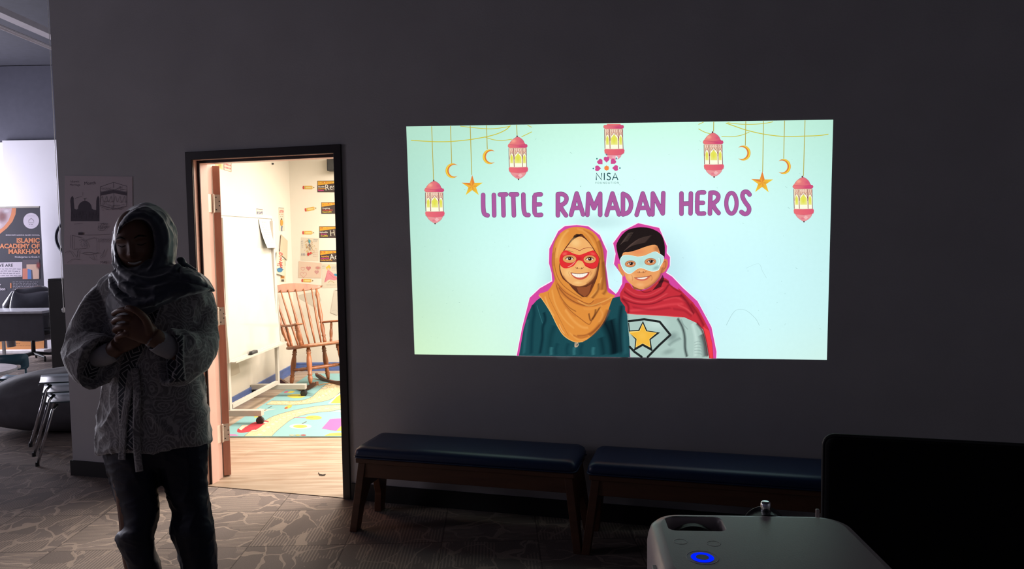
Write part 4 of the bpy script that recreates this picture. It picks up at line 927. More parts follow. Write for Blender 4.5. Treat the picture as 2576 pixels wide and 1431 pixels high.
cut('red_figure_poster', 'narrow poster with a red figure partly hidden behind the whiteboard edge', 'poster', LWP, nL, ox, oy, s, [(1040, 1155), (1125, 1160), (1140, 1560), (1055, 1550)], (246, 236, 216), p3)
cut('curled_paper', 'plain cream paper taped on the left wall between poster and corner', 'paper', LWP, nL, ox, oy, s, [(1238, 1248), (1335, 1345), (1330, 1640), (1290, 1600), (1215, 1540)], (232, 212, 182), lambda a: a.stroke([(1236, 1250), (1216, 1420), (1218, 1540)], 4, (160, 130, 110), smooth=0), lift=0.012)
def d4(a):
    rn = random.Random(8)
    for i in range(26): a.stroke([(750+rn.uniform(-4, 24), 915+i*5), (756+rn.uniform(0, 26), 925+i*5)], 5, rn.choice([(220, 60, 60), (235, 120, 60), (200, 60, 80)]), smooth=0, round_=False)
    a.ell(758, 1054, 22, 18, (60, 140, 190)); a.stroke([(735, 1045), (785, 1050)], 3, (50, 110, 160)); a.scribble(738, 1000, 785, 1025, 2, 4, (200, 90, 90))
cut('blue_red_drawing', "child's red and blue drawing hanging beside the whiteboard's right edge", 'drawing', LWP, nL, 460, 340, 3.111, [(735, 908), (770, 912), (790, 1100), (722, 1080)], (244, 234, 214), d4, lift=0.02)
cut('yellow_figure_poster', 'narrow poster with a yellow and black figure above the rocking chair', 'poster', LWP, nL, 460, 340, 3.111, [(778, 970), (802, 968), (808, 1150), (760, 1150)], (246, 232, 205), lambda a: (a.rect(765, 1100, 795, 1122, (232, 150, 50)), a.stroke([(766, 1104), (794, 1104)], 3, (70, 50, 45), smooth=0), a.stroke([(768, 1114), (793, 1114)], 3, (70, 50, 45), smooth=0), a.rect(770, 1128, 792, 1146, (90, 75, 65)), a.stroke([(780, 972), (800, 970), (801, 1020)], 4, (150, 150, 80), smooth=0)))
cut('low_paper', 'white paper sheet taped low on the left wall under the whiteboard', 'paper', LWP, nL, 560, 900, 6.813, [(40, 20), (255, -10), (300, 250), (240, 285), (90, 335)], (240, 224, 204), None)
# wall speaker and hook
sp0 = hit(829, 400, FWP, nF); sp1 = hit(842, 432, FWP, nF); hgt = sp0.z-sp1.z
ws = thing('wall_speaker', 'black speaker box high on the classroom wall beside the right jamb', 'speaker', (sp0.x, sp0.y, sp1.z), GA)
bm = B(); box2(bm, 0.0, 0.16, -0.13, -0.02, 0, hgt); new('cabinet', bm, MBP, ws, bevel=0.006)
bm = B(); box2(bm, 0.01, 0.15, -0.136, -0.1305, 0.01, hgt-0.01); new('grille', bm, pm('speaker grille', (0.03, 0.03, 0.03), 0.8, bump=0.5, bscale=300), ws)
bm = B(); box2(bm, 0.05, 0.11, -0.0199, 0.0, 0.05, 0.13); new('bracket', bm, MBP, ws)
hk = hit(684, 412, LWP, nL); bm = B(); lathe(bm, hk, hk+GR*0.02, [(0, 0.010), (1, 0.008)], 12); tag(new('wall_hook', bm, MBP), 'tiny black hook high on the left classroom wall', 'hook')
# small twisted tie on the floor
t0 = onz(801, 1193, 0.009); bm = B(); tube(bm, [onz(801, 1189, 0.0075), onz(804, 1193, 0.0075), onz(812, 1194.5, 0.0075), onz(819, 1193, 0.0075)], 0.0028, 6); tube(bm, [onz(803, 1195.5, 0.0075), onz(812, 1196, 0.0075), onz(818, 1195.5, 0.0075)], 0.002, 6)
tag(new('twist_tie', bm, MBP), 'tiny dark twist tie lying on the vinyl floor inside the doorway', 'twist tie')
# ------------------------------------------------------------------ rocking chair
MRW = pm('glossy maple', (0.24, 0.078, 0.028), 0.42, var=0.28, scale=9, stretch=(2, 2, 0.5), coat=0.1)
rc_ = atd(805, 950, 7.72); tilt = math.radians(-9)
rk = thing('rocking_chair', 'brown wooden spindle-back rocking chair in the classroom corner', 'rocking chair', (rc_.x, rc_.y, 0.0385), math.radians(58), None, None, tilt)
TURN = [(0, .62), (0.06, .8), (0.10, 1.0), (0.13, .72), (0.16, 1.05), (0.19, .75), (0.30, 1.0), (0.45, 1.15), (0.60, 1.0), (0.72, .72), (0.75, 1.05), (0.78, .7), (0.82, 1.0), (0.92, .8), (1, .55)]
def turned(name, p0, p1, r, prof=TURN, seg=14):
    bm = B(); lathe(bm, p0, p1, [(t, q*r) for t, q in prof], seg); return new(name, bm, MRW, rk, smooth=True)
bm = B(); outl = spline([(-0.24, -0.20), (-0.12, -0.245), (0.12, -0.245), (0.24, -0.20), (0.265, 0.0), (0.24, 0.20), (0.12, 0.225), (-0.12, 0.225), (-0.24, 0.20), (-0.265, 0.0)], 4, True)
loft(bm, [[(x*k_, y*k_, z) for x, y in outl] for k_, z in ((0.93, 0.405), (1.0, 0.415), (1.0, 0.432), (0.96, 0.442), (0.7, 0.435))]); new('seat', bm, MRW, rk, smooth=True)
for sx in (-1, 1):
    turned('back_post', (sx*0.205, 0.185, 0.43), (sx*0.285, 0.40, 1.05), 0.021, [(0, .7), (0.05, 1), (0.12, .75), (0.14, 1.1), (0.17, .8), (0.25, 1.15), (0.33, 1.0), (0.36, .7), (0.38, 1.1), (0.41, .75), (0.50, 1.2), (0.62, 1.05), (0.80, .7), (0.86, .9), (0.89, 1.15), (0.93, .8), (0.96, .6), (1, .6)])
    bm = B(); pts = spline([(sx*0.245, 0.27, 0.665), (sx*0.262, 0.12, 0.660), (sx*0.28, -0.06, 0.650), (sx*0.285, -0.20, 0.655), (sx*0.28, -0.25, 0.650)], 4)
    wd_ = [0.018+0.016*(i/(len(pts)-1)) for i in range(len(pts))]; loft(bm, [[(p[0]+wd_[i]*math.cos(t), p[1], p[2]+0.012*math.sin(t)) for t in [2*PI*k/12 for k in range(12)]] for i, p in enumerate(pts)]); new('armrest', bm, MRW, rk, smooth=True)
    turned('arm_support', (sx*0.235, -0.14, 0.43), (sx*0.28, -0.16, 0.65), 0.021); turned('arm_support', (sx*0.225, 0.09, 0.43), (sx*0.262, 0.10, 0.657), 0.016)
    for sy in (-1, 1): turned('leg', (sx*0.165, sy*0.15, 0.41), (sx*0.215, sy*0.215, 0.04), 0.025)
    turned('side_stretcher', (sx*0.192, -0.185, 0.19), (sx*0.192, 0.185, 0.19), 0.017)
    bm = B(); rings = []
    for i in range(25):
        y = -0.36+0.84*i/24; R_ = 1.05; z = R_-math.sqrt(R_*R_-y*y)-0.035; hh = 0.05*(1 if 1 < i < 23 else 0.7)
        rings.append([(sx*0.215-0.015, y, z), (sx*0.215+0.015, y, z), (sx*0.215+0.015, y, z+hh), (sx*0.215-0.015, y, z+hh)])
    loft(bm, rings); new('rocker', bm, pm('dark rocker wood', (0.11, 0.04, 0.02), 0.35, var=0.2) if sx < 0 else bpy.data.materials['dark rocker wood'], rk, bevel=0.004)
for y in (-0.10, 0.08): turned('cross_stretcher', (-0.19, y, 0.19), (0.19, y, 0.19), 0.017)
for k in range(6):
    x0_ = -0.165+0.33*k/5; x1_ = -0.225+0.45*k/5; bow = 0.195+0.02*(1-abs(k-2.5)/2.5)
    turned('spindle', (x0_, bow, 0.43), (x1_, 0.425-0.01*abs(k-2.5), 1.06), 0.0105, [(0, .7), (0.2, 1.1), (0.45, 1.35), (0.6, 1.1), (0.85, .8), (1, .6)], 10)
bm = B(); rings = []
for i in range(33):
    u = -1+2*i/32; x = 0.355*u; yb = 0.44-0.045*u*u; zt_ = 1.12+0.012*math.cos(u*PI)-(0.028 if abs(u) > 0.985 else 0)-0.02*u*u; zb_ = 1.035+0.02*u*u*(1 if abs(u) < .9 else 1.2)+(0.02 if abs(u) > 0.985 else 0)
    th = 0.013
    rings.append([(x, yb-th, zb_), (x, yb+th, zb_), (x, yb+th+0.012, zt_), (x, yb-th+0.012, zt_)])
loft(bm, rings); new('crest_rail', bm, MRW, rk, bevel=0.006)
# ------------------------------------------------------------------ pencil-drawn poster on the projection wall
def pdraw(a):
    INK = (62, 50, 66)
    a.text('Islamic', 150, 216, 46, (78, 62, 80), 0, rot=-0.03); a.text('Heritage', 140, 258, 42, (78, 62, 80), 0, rot=0.02); a.text('Month', 340, 248, 62, (78, 62, 80), 0, rot=-0.06)
    m1 = (88, 78, 92)
    dome = [(255+95+95*math.cos(t)*1.0, 575-105*math.sin(t)) for t in [PI-PI*k/16 for k in range(17)]]
    a.poly([(155, 750), (158, 600), (148, 470), (155, 430), (176, 398), (195, 430), (195, 470), (205, 580), (240, 590)]+dome+[(470, 590), (505, 595), (508, 470), (515, 430), (534, 398), (550, 430), (552, 600), (552, 750)], m1)
    rn = random.Random(4); k = a.k
    for i in range(70):
        x = rn.uniform(165, 545); y = rn.uniform(600, 690); a.k = k; a.stroke([(x, y), (x+rn.uniform(-4, 4), y+50)], 3, rn.choice([(70, 60, 74), (112, 100, 112)]), alpha=0.5, smooth=0, round_=False)
    a.k = k+1
    a.stroke([(350, 470), (348, 435)], 5, INK, smooth=0); a.stroke([(335, 436), (352, 446), (370, 430)], 5, INK); a.stroke([(322, 350), (322, 395)], 2.5, (95, 80, 95)); a.stroke([(215, 435), (260, 420), (310, 408)], 3.5, (95, 80, 95)); a.stroke([(200, 792), (320, 778)], 3, (110, 95, 108))
    # shrine with banded cloth
    for pts in ([(565, 275), (748, 212), (932, 268), (932, 330)], [(565, 275), (566, 520)], [(748, 212), (748, 285)], [(932, 330), (930, 540)], [(566, 345), (748, 310), (932, 345)], [(566, 365), (748, 332), (932, 365)], [(566, 395), (748, 358), (932, 395)]): a.stroke(pts, 4, (84, 70, 86), smooth=0)
    a.poly([(566, 352), (748, 316), (932, 352), (932, 392), (748, 356), (566, 392)], (104, 92, 108), alpha=0.75)
    for i in range(6): x = 590+62*i; a.stroke([(x-28, 480), (x, 405), (x+14, 470), (x+30, 485)], 3, (92, 78, 92))
    a.stroke([(748, 360), (750, 560)], 3, (92, 78, 92), smooth=0)
    for i in range(34):
        x = rn.uniform(575, 900); y = rn.uniform(470, 600); a.stroke([(x, y), (x+rn.uniform(8, 26), y+rn.uniform(-14, 14)), (x+rn.uniform(20, 44), y)], 2.4, (96, 82, 96), smooth=2, round_=False)
    a.stroke([(570, 530), (650, 555), (770, 575), (930, 545)], 5, (80, 66, 82)); a.stroke([(570, 550), (700, 590), (900, 575)], 3, (92, 78, 92)); a.stroke([(785, 310), (830, 290), (850, 270), (850, 310), (905, 315)], 5, (70, 56, 72)); a.scribble(590, 285, 730, 320, 2, 4, (100, 86, 100), 3)
    # calligraphy, book, figures
    a.stroke([(545, 820), (550, 870), (620, 875), (660, 820), (570, 860), (600, 780), (640, 800)], 4, (88, 74, 88)); a.scribble(545, 775, 680, 850, 4, 4, (88, 74, 88), 6, 3); a.rect(270, 905, 328, 942, (72, 58, 72)); a.stroke([(360, 942), (540, 940), (700, 930)], 4, (84, 70, 84), smooth=0); a.scribble(545, 990, 720, 1045, 3, 4, (100, 86, 100), 5, 5)
    for pts in ([(160, 945), (160, 1120)], [(185, 945), (190, 1110), (205, 1140), (260, 1130)], [(185, 945), (320, 985)], [(370, 1015), (430, 995), (520, 990), (530, 1160)], [(285, 1020), (330, 1000), (380, 1050), (390, 1120), (300, 1130), (270, 1160), (250, 1255)], [(260, 1160), (260, 1250)], [(300, 1190), (420, 1215), (550, 1180)], [(120, 1325), (200, 1275), (290, 1285)], [(90, 1190), (150, 1160), (210, 1240)], [(420, 1240), (500, 1290), (480, 1210)], [(570, 1250), (610, 1200), (640, 1140), (610, 1230), (580, 1265)], [(330, 1200), (380, 1180), (560, 1200)]): a.stroke(pts, 3.6, (90, 76, 90), smooth=3)
    for i in range(30): x = rn.uniform(290, 390); y = rn.uniform(1010, 1100); a.stroke([(x, y), (x+10, y+rn.uniform(-8, 8))], 3, (96, 84, 98), smooth=0, round_=False)
    a.text('MAS', 582, 1335, 48, (80, 66, 80), 0.0)
p0 = Vector((0, 0, 0)); o = cut('pencil_poster', 'paper poster of pencil sketches on the grey wall behind the woman', 'poster', p0, Vector((0, -1, 0)), 150, 420, 5.505, [(72, 118), (1008, 132), (1018, 1345), (60, 1350)], (215, 200, 206), pdraw, lift=0.003); o.data.materials[0] = PRINT
# ------------------------------------------------------------------ the projected slide on the wall
sl = thing('projected_slide', 'bright projected slide titled Little Ramadan Heros with two masked children', 'projection', (ony(1563, 905).x, 0.0, ony(1563, 905).z))
def slide_art(ox, oy, s, start=1.0): return Art(lambda x, y: ony(ox+x/s, oy+y/s, -0.0006), (0, -1, 0), eps=2.5e-5, start=start)
def put(a, name): return new(name, a.mesh(name), SLIDE, sl, world=True)
TLq, TRq, BRq, BLq = (1022, 318), (2096, 301), (2080, 905), (1043, 891)
def quad(u, v):
    x = (TLq[0]*(1-u)+TRq[0]*u)*(1-v)+(BLq[0]*(1-u)+BRq[0]*u)*v; y = (TLq[1]*(1-u)+TRq[1]*u)*(1-v)+(BLq[1]*(1-u)+BRq[1]*u)*v; return x, y
def topy(x): return 318+(x-1022)/1074*(-17)
def boty(x): return 891+(x-1043)/1037*14
a = Art(lambda u, v: ony(*quad(u, v), -0.0004), (0, -1, 0), eps=2.5e-5)
rows = [[(178, 222, 200), (184, 230, 210), (196, 243, 222), (203, 250, 228), (203, 250, 230), (196, 242, 222), (184, 230, 212)],
        [(178, 224, 206), (192, 240, 224), (208, 252, 240), (216, 255, 248), (216, 255, 248), (205, 248, 238), (190, 236, 224)],
        [(182, 228, 212), (200, 246, 236), (212, 254, 250), (218, 255, 254), (216, 255, 254), (208, 250, 248), (196, 240, 236)],
        [(188, 230, 210), (206, 248, 238), (214, 254, 252), (210, 250, 255), (208, 248, 255), (206, 248, 252), (198, 240, 240)],
        [(196, 232, 202), (208, 246, 228), (210, 248, 244), (204, 240, 248), (204, 242, 250), (206, 248, 250), (200, 240, 240)],
        [(208, 240, 200), (212, 248, 222), (208, 244, 232), (200, 238, 240), (204, 242, 244), (208, 246, 244), (206, 240, 232)]]
a.grid(0, 0, 1, 1, rows); rn = random.Random(11); k = a.k
for cx_, cy_, rx_, ry_, cc, al in ((0.36, 0.72, 0.07, 0.30, (160, 195, 200), 0.55), (0.60, 0.62, 0.09, 0.22, (170, 208, 215), 0.5), (0.66, 0.85, 0.06, 0.14, (165, 205, 210), 0.5), (0.45, 0.42, 0.10, 0.05, (176, 212, 215), 0.5), (0.475, 0.58, 0.03, 0.10, (185, 215, 225), 0.6)): a.blob(cx_, cy_, rx_, ry_, cc, al, n=32)
k = a.k
for i in range(120):
    x, y = rn.uniform(0.02, 0.98), rn.uniform(0.04, 0.96); a.k = k; L = rn.choice((0.0012, 0.0015, 0.003, 0.005))
    a.stroke([(x, y), (x+L*rn.uniform(-.6, 1), y+L*rn.uniform(.5, 1.5))], rn.uniform(0.0008, 0.0016), (110, 140, 135), alpha=rn.uniform(.25, .6), smooth=0, round_=False)
a.k = k+1
a.stroke([(0.755, 0.86), (0.775, 0.80), (0.80, 0.795), (0.825, 0.83), (0.835, 0.86)], 0.0012, (130, 160, 160), alpha=0.5, round_=False)
a.stroke([(0.80, 0.62), (0.83, 0.60), (0.84, 0.63), (0.85, 0.66)], 0.001, (150, 180, 180), alpha=0.4, round_=False)
a.stroke([(0.70, 0.965), (0.71, 0.98), (0.72, 0.997), (0.695, 0.997)], 0.01, (225, 245, 235), alpha=0.7, soft=True)
put(a, 'light_field')
# --- garlands
GD, GD2 = (206, 202, 72), (190, 165, 55)
a = slide_art(0, 0, 1, 40)
def garl(pts, w=2.2):
    a.stroke(pts, w, GD, round_=False); a.stroke([(x, y+0.7) for x, y in pts], 0.7, GD2, alpha=0.6, round_=False)
garl([(1034, 353), (1075, 355.5), (1105, 356.5), (1140, 355.5), (1190, 350), (1240, 340), (1270, 328), (1284, 316)]); garl([(1158, 317), (1190, 321), (1235, 324), (1270, 320), (1285, 316.5)], 1.6)
garl([(1218, 344), (1240, 351), (1262, 353.5), (1288, 350)], 1.6); garl([(1312, 344), (1325, 338), (1338, 331.5)], 1.8); garl([(1327, 315), (1338, 320)], 1.4)
put(a, 'garland'); a = slide_art(0, 0, 1, 40)
garl([(1826, 309.5), (1850, 318), (1880, 328), (1925, 338), (1975, 343.5), (2020, 342.5), (2060, 341), (2084, 337.5)]); garl([(1830, 308.5), (1860, 312), (1895, 312.5), (1925, 310), (1945, 306)], 1.6)
garl([(1815, 343), (1840, 344), (1865, 340), (1885, 332)], 1.6); garl([(1757, 324), (1772, 332), (1788, 337)], 1.8); garl([(1757, 313), (1770, 307)], 1.4)
def cord(x0, x1, y1):
    a = slide_art(0, 0, 1, 60); y0 = topy(x0)+0.5; a.stroke([(x0, y0), (x1, y1)], 2.0, (198, 196, 92), smooth=0, round_=False); a.stroke([(x0+.2, y0), (x1+.2, y1)], 0.7, (150, 115, 60), smooth=0, round_=False); put(a, 'hanging_cord')
put(a, 'garland')
for q in ((1086, 1091, 455), (1133.5, 1136.5, 411), (1183, 1187, 440), (1224, 1226, 375), (1300, 1301, 340), (1795.5, 1795, 331), (1876, 1875, 366), (1920.5, 1918.5, 432), (1973.5, 1971.5, 399), (2025, 2021, 443)): cord(*q)
# --- lanterns, drawn in the frame of the left one
def lantern(cx, cy, k=1.0, name='lantern', part=0, sk=0.0):
    s_ = 4.77/k; a = slide_art(cx-(395+sk)/s_, cy-990/s_, s_, 90)
    P1, P2, DK, Ye_ = (232, 122, 122), (205, 72, 120), (96, 52, 62), (228, 226, 96)
    if part: a.poly([(318, 816), (472, 816), (480, 838), (312, 838)], P1)
    else:
        a.poly([(300, 835), (302, 810), (322, 785), (355, 757), (385, 742), (400, 742), (430, 757), (460, 785), (474, 812), (476, 835)], (236, 138, 128), smooth=3, grad=(300, 800, 480, 800, (216, 92, 120)))
        a.stroke([(302, 812), (325, 782), (358, 757), (388, 742), (402, 742), (432, 758), (462, 786), (475, 815)], 4, (150, 60, 90), alpha=.7); a.ell(388, 735, 9, 11, DK); a.blob(345, 790, 40, 30, (250, 175, 150), .7); a.blob(440, 800, 34, 26, (204, 84, 120), .5)
    a.poly([(275, 850), (283, 830), (300, 828), (395, 838), (475, 828), (506, 832), (514, 850), (505, 868), (490, 874), (300, 876), (285, 868)], P1, grad=(300, 850, 500, 850, P2)); a.stroke([(283, 832), (395, 840), (506, 832)], 3, (160, 60, 90), alpha=.7); a.blob(440, 856, 60, 14, (196, 50, 110), .6); a.stroke([(275, 850), (285, 868), (300, 876), (490, 874), (505, 868), (514, 850)], 3, (140, 60, 90), smooth=0, alpha=.6, round_=False)
    a.poly([(290, 876), (496, 876), (505, 1104), (300, 1106)], (246, 236, 200))
    for x0, x1, xm in ((302, 345, 322), (358, 444, 400), (455, 497, 476)):
        top = 930 if x1-x0 < 60 else 918
        a.poly([(x0+2, 1100), (x0, 1000), (x0+4, 965), (xm, top), (x1-4, 965), (x1+2, 1000), (x1+2, 1100)], (250, 250, 225)); a.poly([(x0+5, 1058), (x0+4, 985), (xm, top+18), (x1-6, 985), (x1-3, 1058)], Ye_, grad=(xm, 1040, xm, 1100, (246, 244, 190))); a.blob(xm, 1010, (x1-x0)*.3, 50, (222, 220, 60), .7)
        a.stroke([(x0-2, 1010), (x0+2, 965), (xm, top), (x1, 965), (x1+3, 1010)], 4, (150, 78, 84), smooth=2)
        a.poly([(x0-3, 878), (x1+3, 878), (x1+1, 955), (xm, top-4), (x0+1, 955)], (222, 140, 130), alpha=.45)
        nn = 4 if x1-x0 > 60 else 2
        for i in range(nn):
            xx = x0+(x1-x0)*(i+.5)/nn; a.stroke([(xx, 880), (xx+4, 905), (xx-3, 925), (xx+(x0-xx)*.3, 945)], 4, (165, 75, 85), smooth=2, round_=False); a.stroke([(xx-6, 885), (xx, 905)], 3, (252, 240, 225), smooth=0, round_=False)
        if x1-x0 > 60:
            for i in range(8): xx = x0+8+10*i; a.stroke([(xx, 890+8*(i % 3)), (xx+8, 898+8*(i % 2))], 2.5, (252, 238, 222), smooth=0, round_=False)
    for x in (291, 350, 450, 500): a.stroke([(x-1, 878), (x, 990), (x+4, 1104)], 7, (130, 62, 74), smooth=0, round_=False)
    a.poly([(287, 1125), (292, 1106), (395, 1108), (512, 1104), (521, 1125), (516, 1150), (495, 1168), (400, 1176), (310, 1168), (292, 1150)], (232, 112, 118), grad=(320, 1130, 520, 1130, (220, 92, 116)))
    a.stroke([(292, 1150), (310, 1168), (400, 1176), (495, 1168), (516, 1150)], 4, (170, 60, 90), alpha=.7)
    if part != 2:
        a.poly([(312, 1168), (400, 1178), (493, 1168), (486, 1195), (455, 1225), (425, 1242), (408, 1248), (390, 1244), (355, 1222), (325, 1195)], (232, 150, 152), smooth=2); a.blob(390, 1215, 32, 20, (214, 80, 120), .5); a.poly([(400, 1205), (425, 1180), (455, 1200), (430, 1228)], (246, 200, 200), alpha=.6); a.stroke([(312, 1168), (325, 1195), (355, 1222), (390, 1244)], 3, (190, 90, 110), alpha=.7); a.stroke([(493, 1168), (486, 1195), (455, 1225), (425, 1242)], 3, (190, 90, 110), alpha=.7); a.ell(406, 1251, 9, 10, DK)
    return put(a, 'lantern')
lantern(1092.8, 507.5); lantern(1302.6, 396.4, 1.0); lantern(1794.9, 388.3, 1.04, sk=4); lantern(2020.7, 500.2, 1.045, sk=4)
lantern(1543.9, 349.5, 1.04, part=2)
# lower bowl of the middle lantern, partly behind the logo
a = slide_art(1440, 300, 7.95, 130)
a.poly([(680, 700), (830, 718), (985, 695), (970, 745), (930, 785), (890, 810), (850, 815), (760, 800), (700, 745)], (236, 152, 165)); a.blob(830, 760, 50, 40, (240, 190, 200), .8); a.stroke([(985, 695), (968, 748), (930, 785), (885, 812)], 5, (160, 90, 120), alpha=.7, soft=False)
a.poly([(865, 728), (915, 755), (905, 800), (880, 815), (862, 790)], (215, 245, 240))
MG_ = (206, 78, 142)
def leaf(x, y, r, ang):
    pts = [(0, 62), (-56, 5), (-54, -38), (-30, -58), (0, -50), (30, -58), (54, -38), (56, 5)]; c_, s_ = math.cos(ang), math.sin(ang)
    a.poly([(x+(p*c_-q*s_)*r, y+(p*s_+q*c_)*r) for p, q in pts], MG_)
leaf(685, 805, 1.0, 0); leaf(560, 855, 1.0, -PI/4); leaf(812, 850, 1.0, PI/4); leaf(512, 982, 1.0, -PI/2); leaf(858, 976, 1.0, PI/2)
a.poly([(685+(56 if k % 2 == 0 else 42)*math.cos(PI*k/8+PI/2), 976+(56 if k % 2 == 0 else 42)*math.sin(PI*k/8+PI/2)) for k in range(16)], (244, 138, 70))
for x, y, cc in ((685, 708, (84, 130, 150)), (492, 790, (50, 125, 120)), (880, 784, (84, 130, 160)), (420, 985, (60, 115, 130)), (951, 977, (60, 115, 130))): a.poly([(x, y-18), (x+17, y), (x, y+18), (x-17, y)], cc, smooth=2)
NV = (26, 66, 76)
a.stroke([(480, 1218), (480, 1078), (586, 1214), (586, 1076)], 20, NV, smooth=0, round_=False); a.stroke([(640, 1074), (640, 1216)], 20, NV, smooth=0, round_=False)
a.stroke([(762, 1094), (740, 1080), (712, 1082), (700, 1106), (716, 1132), (748, 1152), (762, 1180), (744, 1208), (712, 1210), (690, 1192)], 19, NV, round_=False)
a.stroke([(800, 1218), (856, 1078), (912, 1216)], 20, NV, smooth=0, round_=False); a.stroke([(822, 1168), (892, 1166)], 17, NV, smooth=0, round_=False)
a.text('F O U N D A T I O N', 462, 1292, 56, (56, 100, 105), 0.0, fit=468, rot=-0.008)
put(a, 'logo')
# --- crescents and stars
a = slide_art(1010, 300, 4.77, 90)
def crescent(x, y, r, left=True, r2=0.82, off=0.30):
    a = slide_art(1010, 300, 4.77, 90)
    f = 1 if left else -1
    o_ = [(x-f*r*math.cos(t), y+r*1.05*math.sin(t)) for t in [math.radians(-137+274*k/30) for k in range(31)]]
    e0, e1 = o_[0], o_[-1]; i_ = []
    cx2 = x+f*r*off; R2 = math.hypot(e0[0]-cx2, e0[1]-y); t0 = math.atan2(e0[1]-y, (cx2-e0[0])*f)
    for k in range(31):
        t = -t0+(2*t0)*k/30; i_.append((cx2-f*R2*math.cos(t), y+R2*math.sin(t)))
    if abs(i_[0][1]-e1[1]) > abs(i_[-1][1]-e1[1]): i_ = i_[::-1]
    a.poly(o_+i_[1:-1], (226, 150, 62)); mid = [((1-w)*o_[k][0]+w*i_[30-k][0], (1-w)*o_[k][1]+w*i_[30-k][1]) for k in range(4, 27) for w in (0.32,)]
    a.stroke(mid, r*0.17, (242, 216, 66), smooth=0, taper=True); mid = [((1-w)*o_[k][0]+w*i_[30-k][0], (1-w)*o_[k][1]+w*i_[30-k][1]) for k in range(2, 24) for w in (0.74,)]
    a.stroke(mid, r*0.09, (216, 104, 66), smooth=0, taper=True); put(a, 'crescent')
crescent(614, 617, 84); crescent(1060, 450, 84)
R4 = lambda x, y: ((x/4.77+1740-1010)*4.77, y)
for x, y in ((620, 405), (1103, 567)): q = R4(x, y); crescent(q[0], q[1], 86, False)
def star(x, y, R, tilt=0.0):
    a = slide_art(1010, 300, 4.77, 90)
    O = [(x+R*math.sin(2*PI*k/5+tilt), y-R*math.cos(2*PI*k/5+tilt)) for k in range(5)]; I = [(x+R*.36*math.sin(2*PI*(k+.5)/5+tilt), y-R*.36*math.cos(2*PI*(k+.5)/5+tilt)) for k in range(5)]
    for k in range(5):
        a.k -= 0.5; a.poly([O[k], I[k], (x, y)], (240, 222, 66) if k in (1, 2, 3) else (226, 128, 66), grad=(O[k][0], O[k][1], x, y, (224, 140, 56))); a.k -= 1; a.poly([O[k], (x, y), I[k-1]], (236, 196, 62) if k != 0 else (222, 104, 56), grad=(O[k][0], O[k][1], x, y, (240, 176, 60)))
    put(a, 'star')
star(850, 802, 134, 0.0); q = R4(845, 762); star(q[0], q[1], 140, 0.02)
# --- title in brush capitals
a = slide_art(1000, 280, 2.2357, 50); TT, TO = (172, 92, 156), (110, 66, 118)
def ln(*p): return list(p)
def el_(cx, cy, rx, ry): return [(cx+rx*math.cos(t), cy+ry*math.sin(t)) for t in [2*PI*k/20 for k in range(20)]]
S = []
S += [(ln((482, 470), (482, 520), (484, 555), (490, 578), (507, 585)), 3), (ln((542, 470), (544, 585)), 0), (ln((576, 468), (611, 467)), 0), (ln((594, 470), (597, 585)), 0), (ln((637, 467), (673, 467)), 0), (ln((651, 470), (655, 585)), 0), (ln((708, 468), (709, 520), (711, 555), (719, 580), (737, 583)), 3),
      (ln((806, 467), (774, 470), (771, 490), (770, 525), (771, 560), (777, 582), (808, 582)), 2), (ln((772, 524), (802, 523)), 0)]
S += [(ln((902, 466), (902, 585)), 0), (ln((902, 466), (930, 466), (950, 484), (944, 512), (916, 530)), 3), (ln((914, 530), (930, 560), (948, 585)), 2)]
def A_(x0, x1, y0=462, y1=582): xm = (x0+x1)/2-2; return [(ln((x0, y1), (xm, y0), (x1, y1-2)), 0), (ln((x0+14, y0+82), (x1-14, y0+80)), 0)]
S += A_(976, 1044) + [(ln((1068, 582), (1074, 464), (1105, 545), (1140, 464), (1140, 582)), 0)] + A_(1176, 1246)
S += [(ln((1268, 464), (1268, 580)), 0), (ln((1268, 464), (1295, 478), (1312, 510), (1312, 540), (1298, 568), (1268, 580)), 3)] + A_(1345, 1418) + [(ln((1434, 580), (1436, 462), (1492, 574), (1495, 460)), 0)]
S += [(ln((1597, 462), (1597, 576)), 0), (ln((1650, 462), (1648, 574)), 0), (ln((1598, 520), (1648, 518)), 0), (ln((1724, 456), (1692, 458), (1687, 478), (1686, 515), (1686, 555), (1692, 574), (1724, 574)), 2), (ln((1688, 515), (1718, 515)), 0)]
S += [(ln((1760, 458), (1757, 575)), 0), (ln((1760, 458), (1786, 458), (1804, 474), (1798, 500), (1772, 520)), 3), (ln((1772, 520), (1786, 548), (1806, 572)), 2)]
S += [(el_(1878, 517, 29, 58), -1), (ln((1980, 468), (1966, 453), (1946, 456), (1940, 480), (1956, 512), (1976, 540), (1974, 566), (1954, 578), (1934, 566)), 3)]
for w_, cc, wd_, x0_, x1_ in [(w, c_, i, *q) for i, q in enumerate(((0, 850), (850, 1550), (1550, 2100))) for w, c_ in ((26, TO), (22, TT))]:
    if w_ == 26: a = slide_art(1000, 280, 2.2357, 50)
    k = a.k
    for pts, sm in S:
        if not (x0_ <= pts[0][0] < x1_): continue
        a.k = k
        if sm == -1: a.stroke(pts, w_-2, cc, smooth=2, loop=True)
        elif sm == 0:
            for p_, q_ in zip(pts[:-1], pts[1:]): a.k = k; a.stroke([p_, q_], w_, cc, smooth=0)
        else: a.stroke(pts, w_, cc, smooth=sm)
    a.k = k+3
    if w_ == 22: put(a, 'title_word')
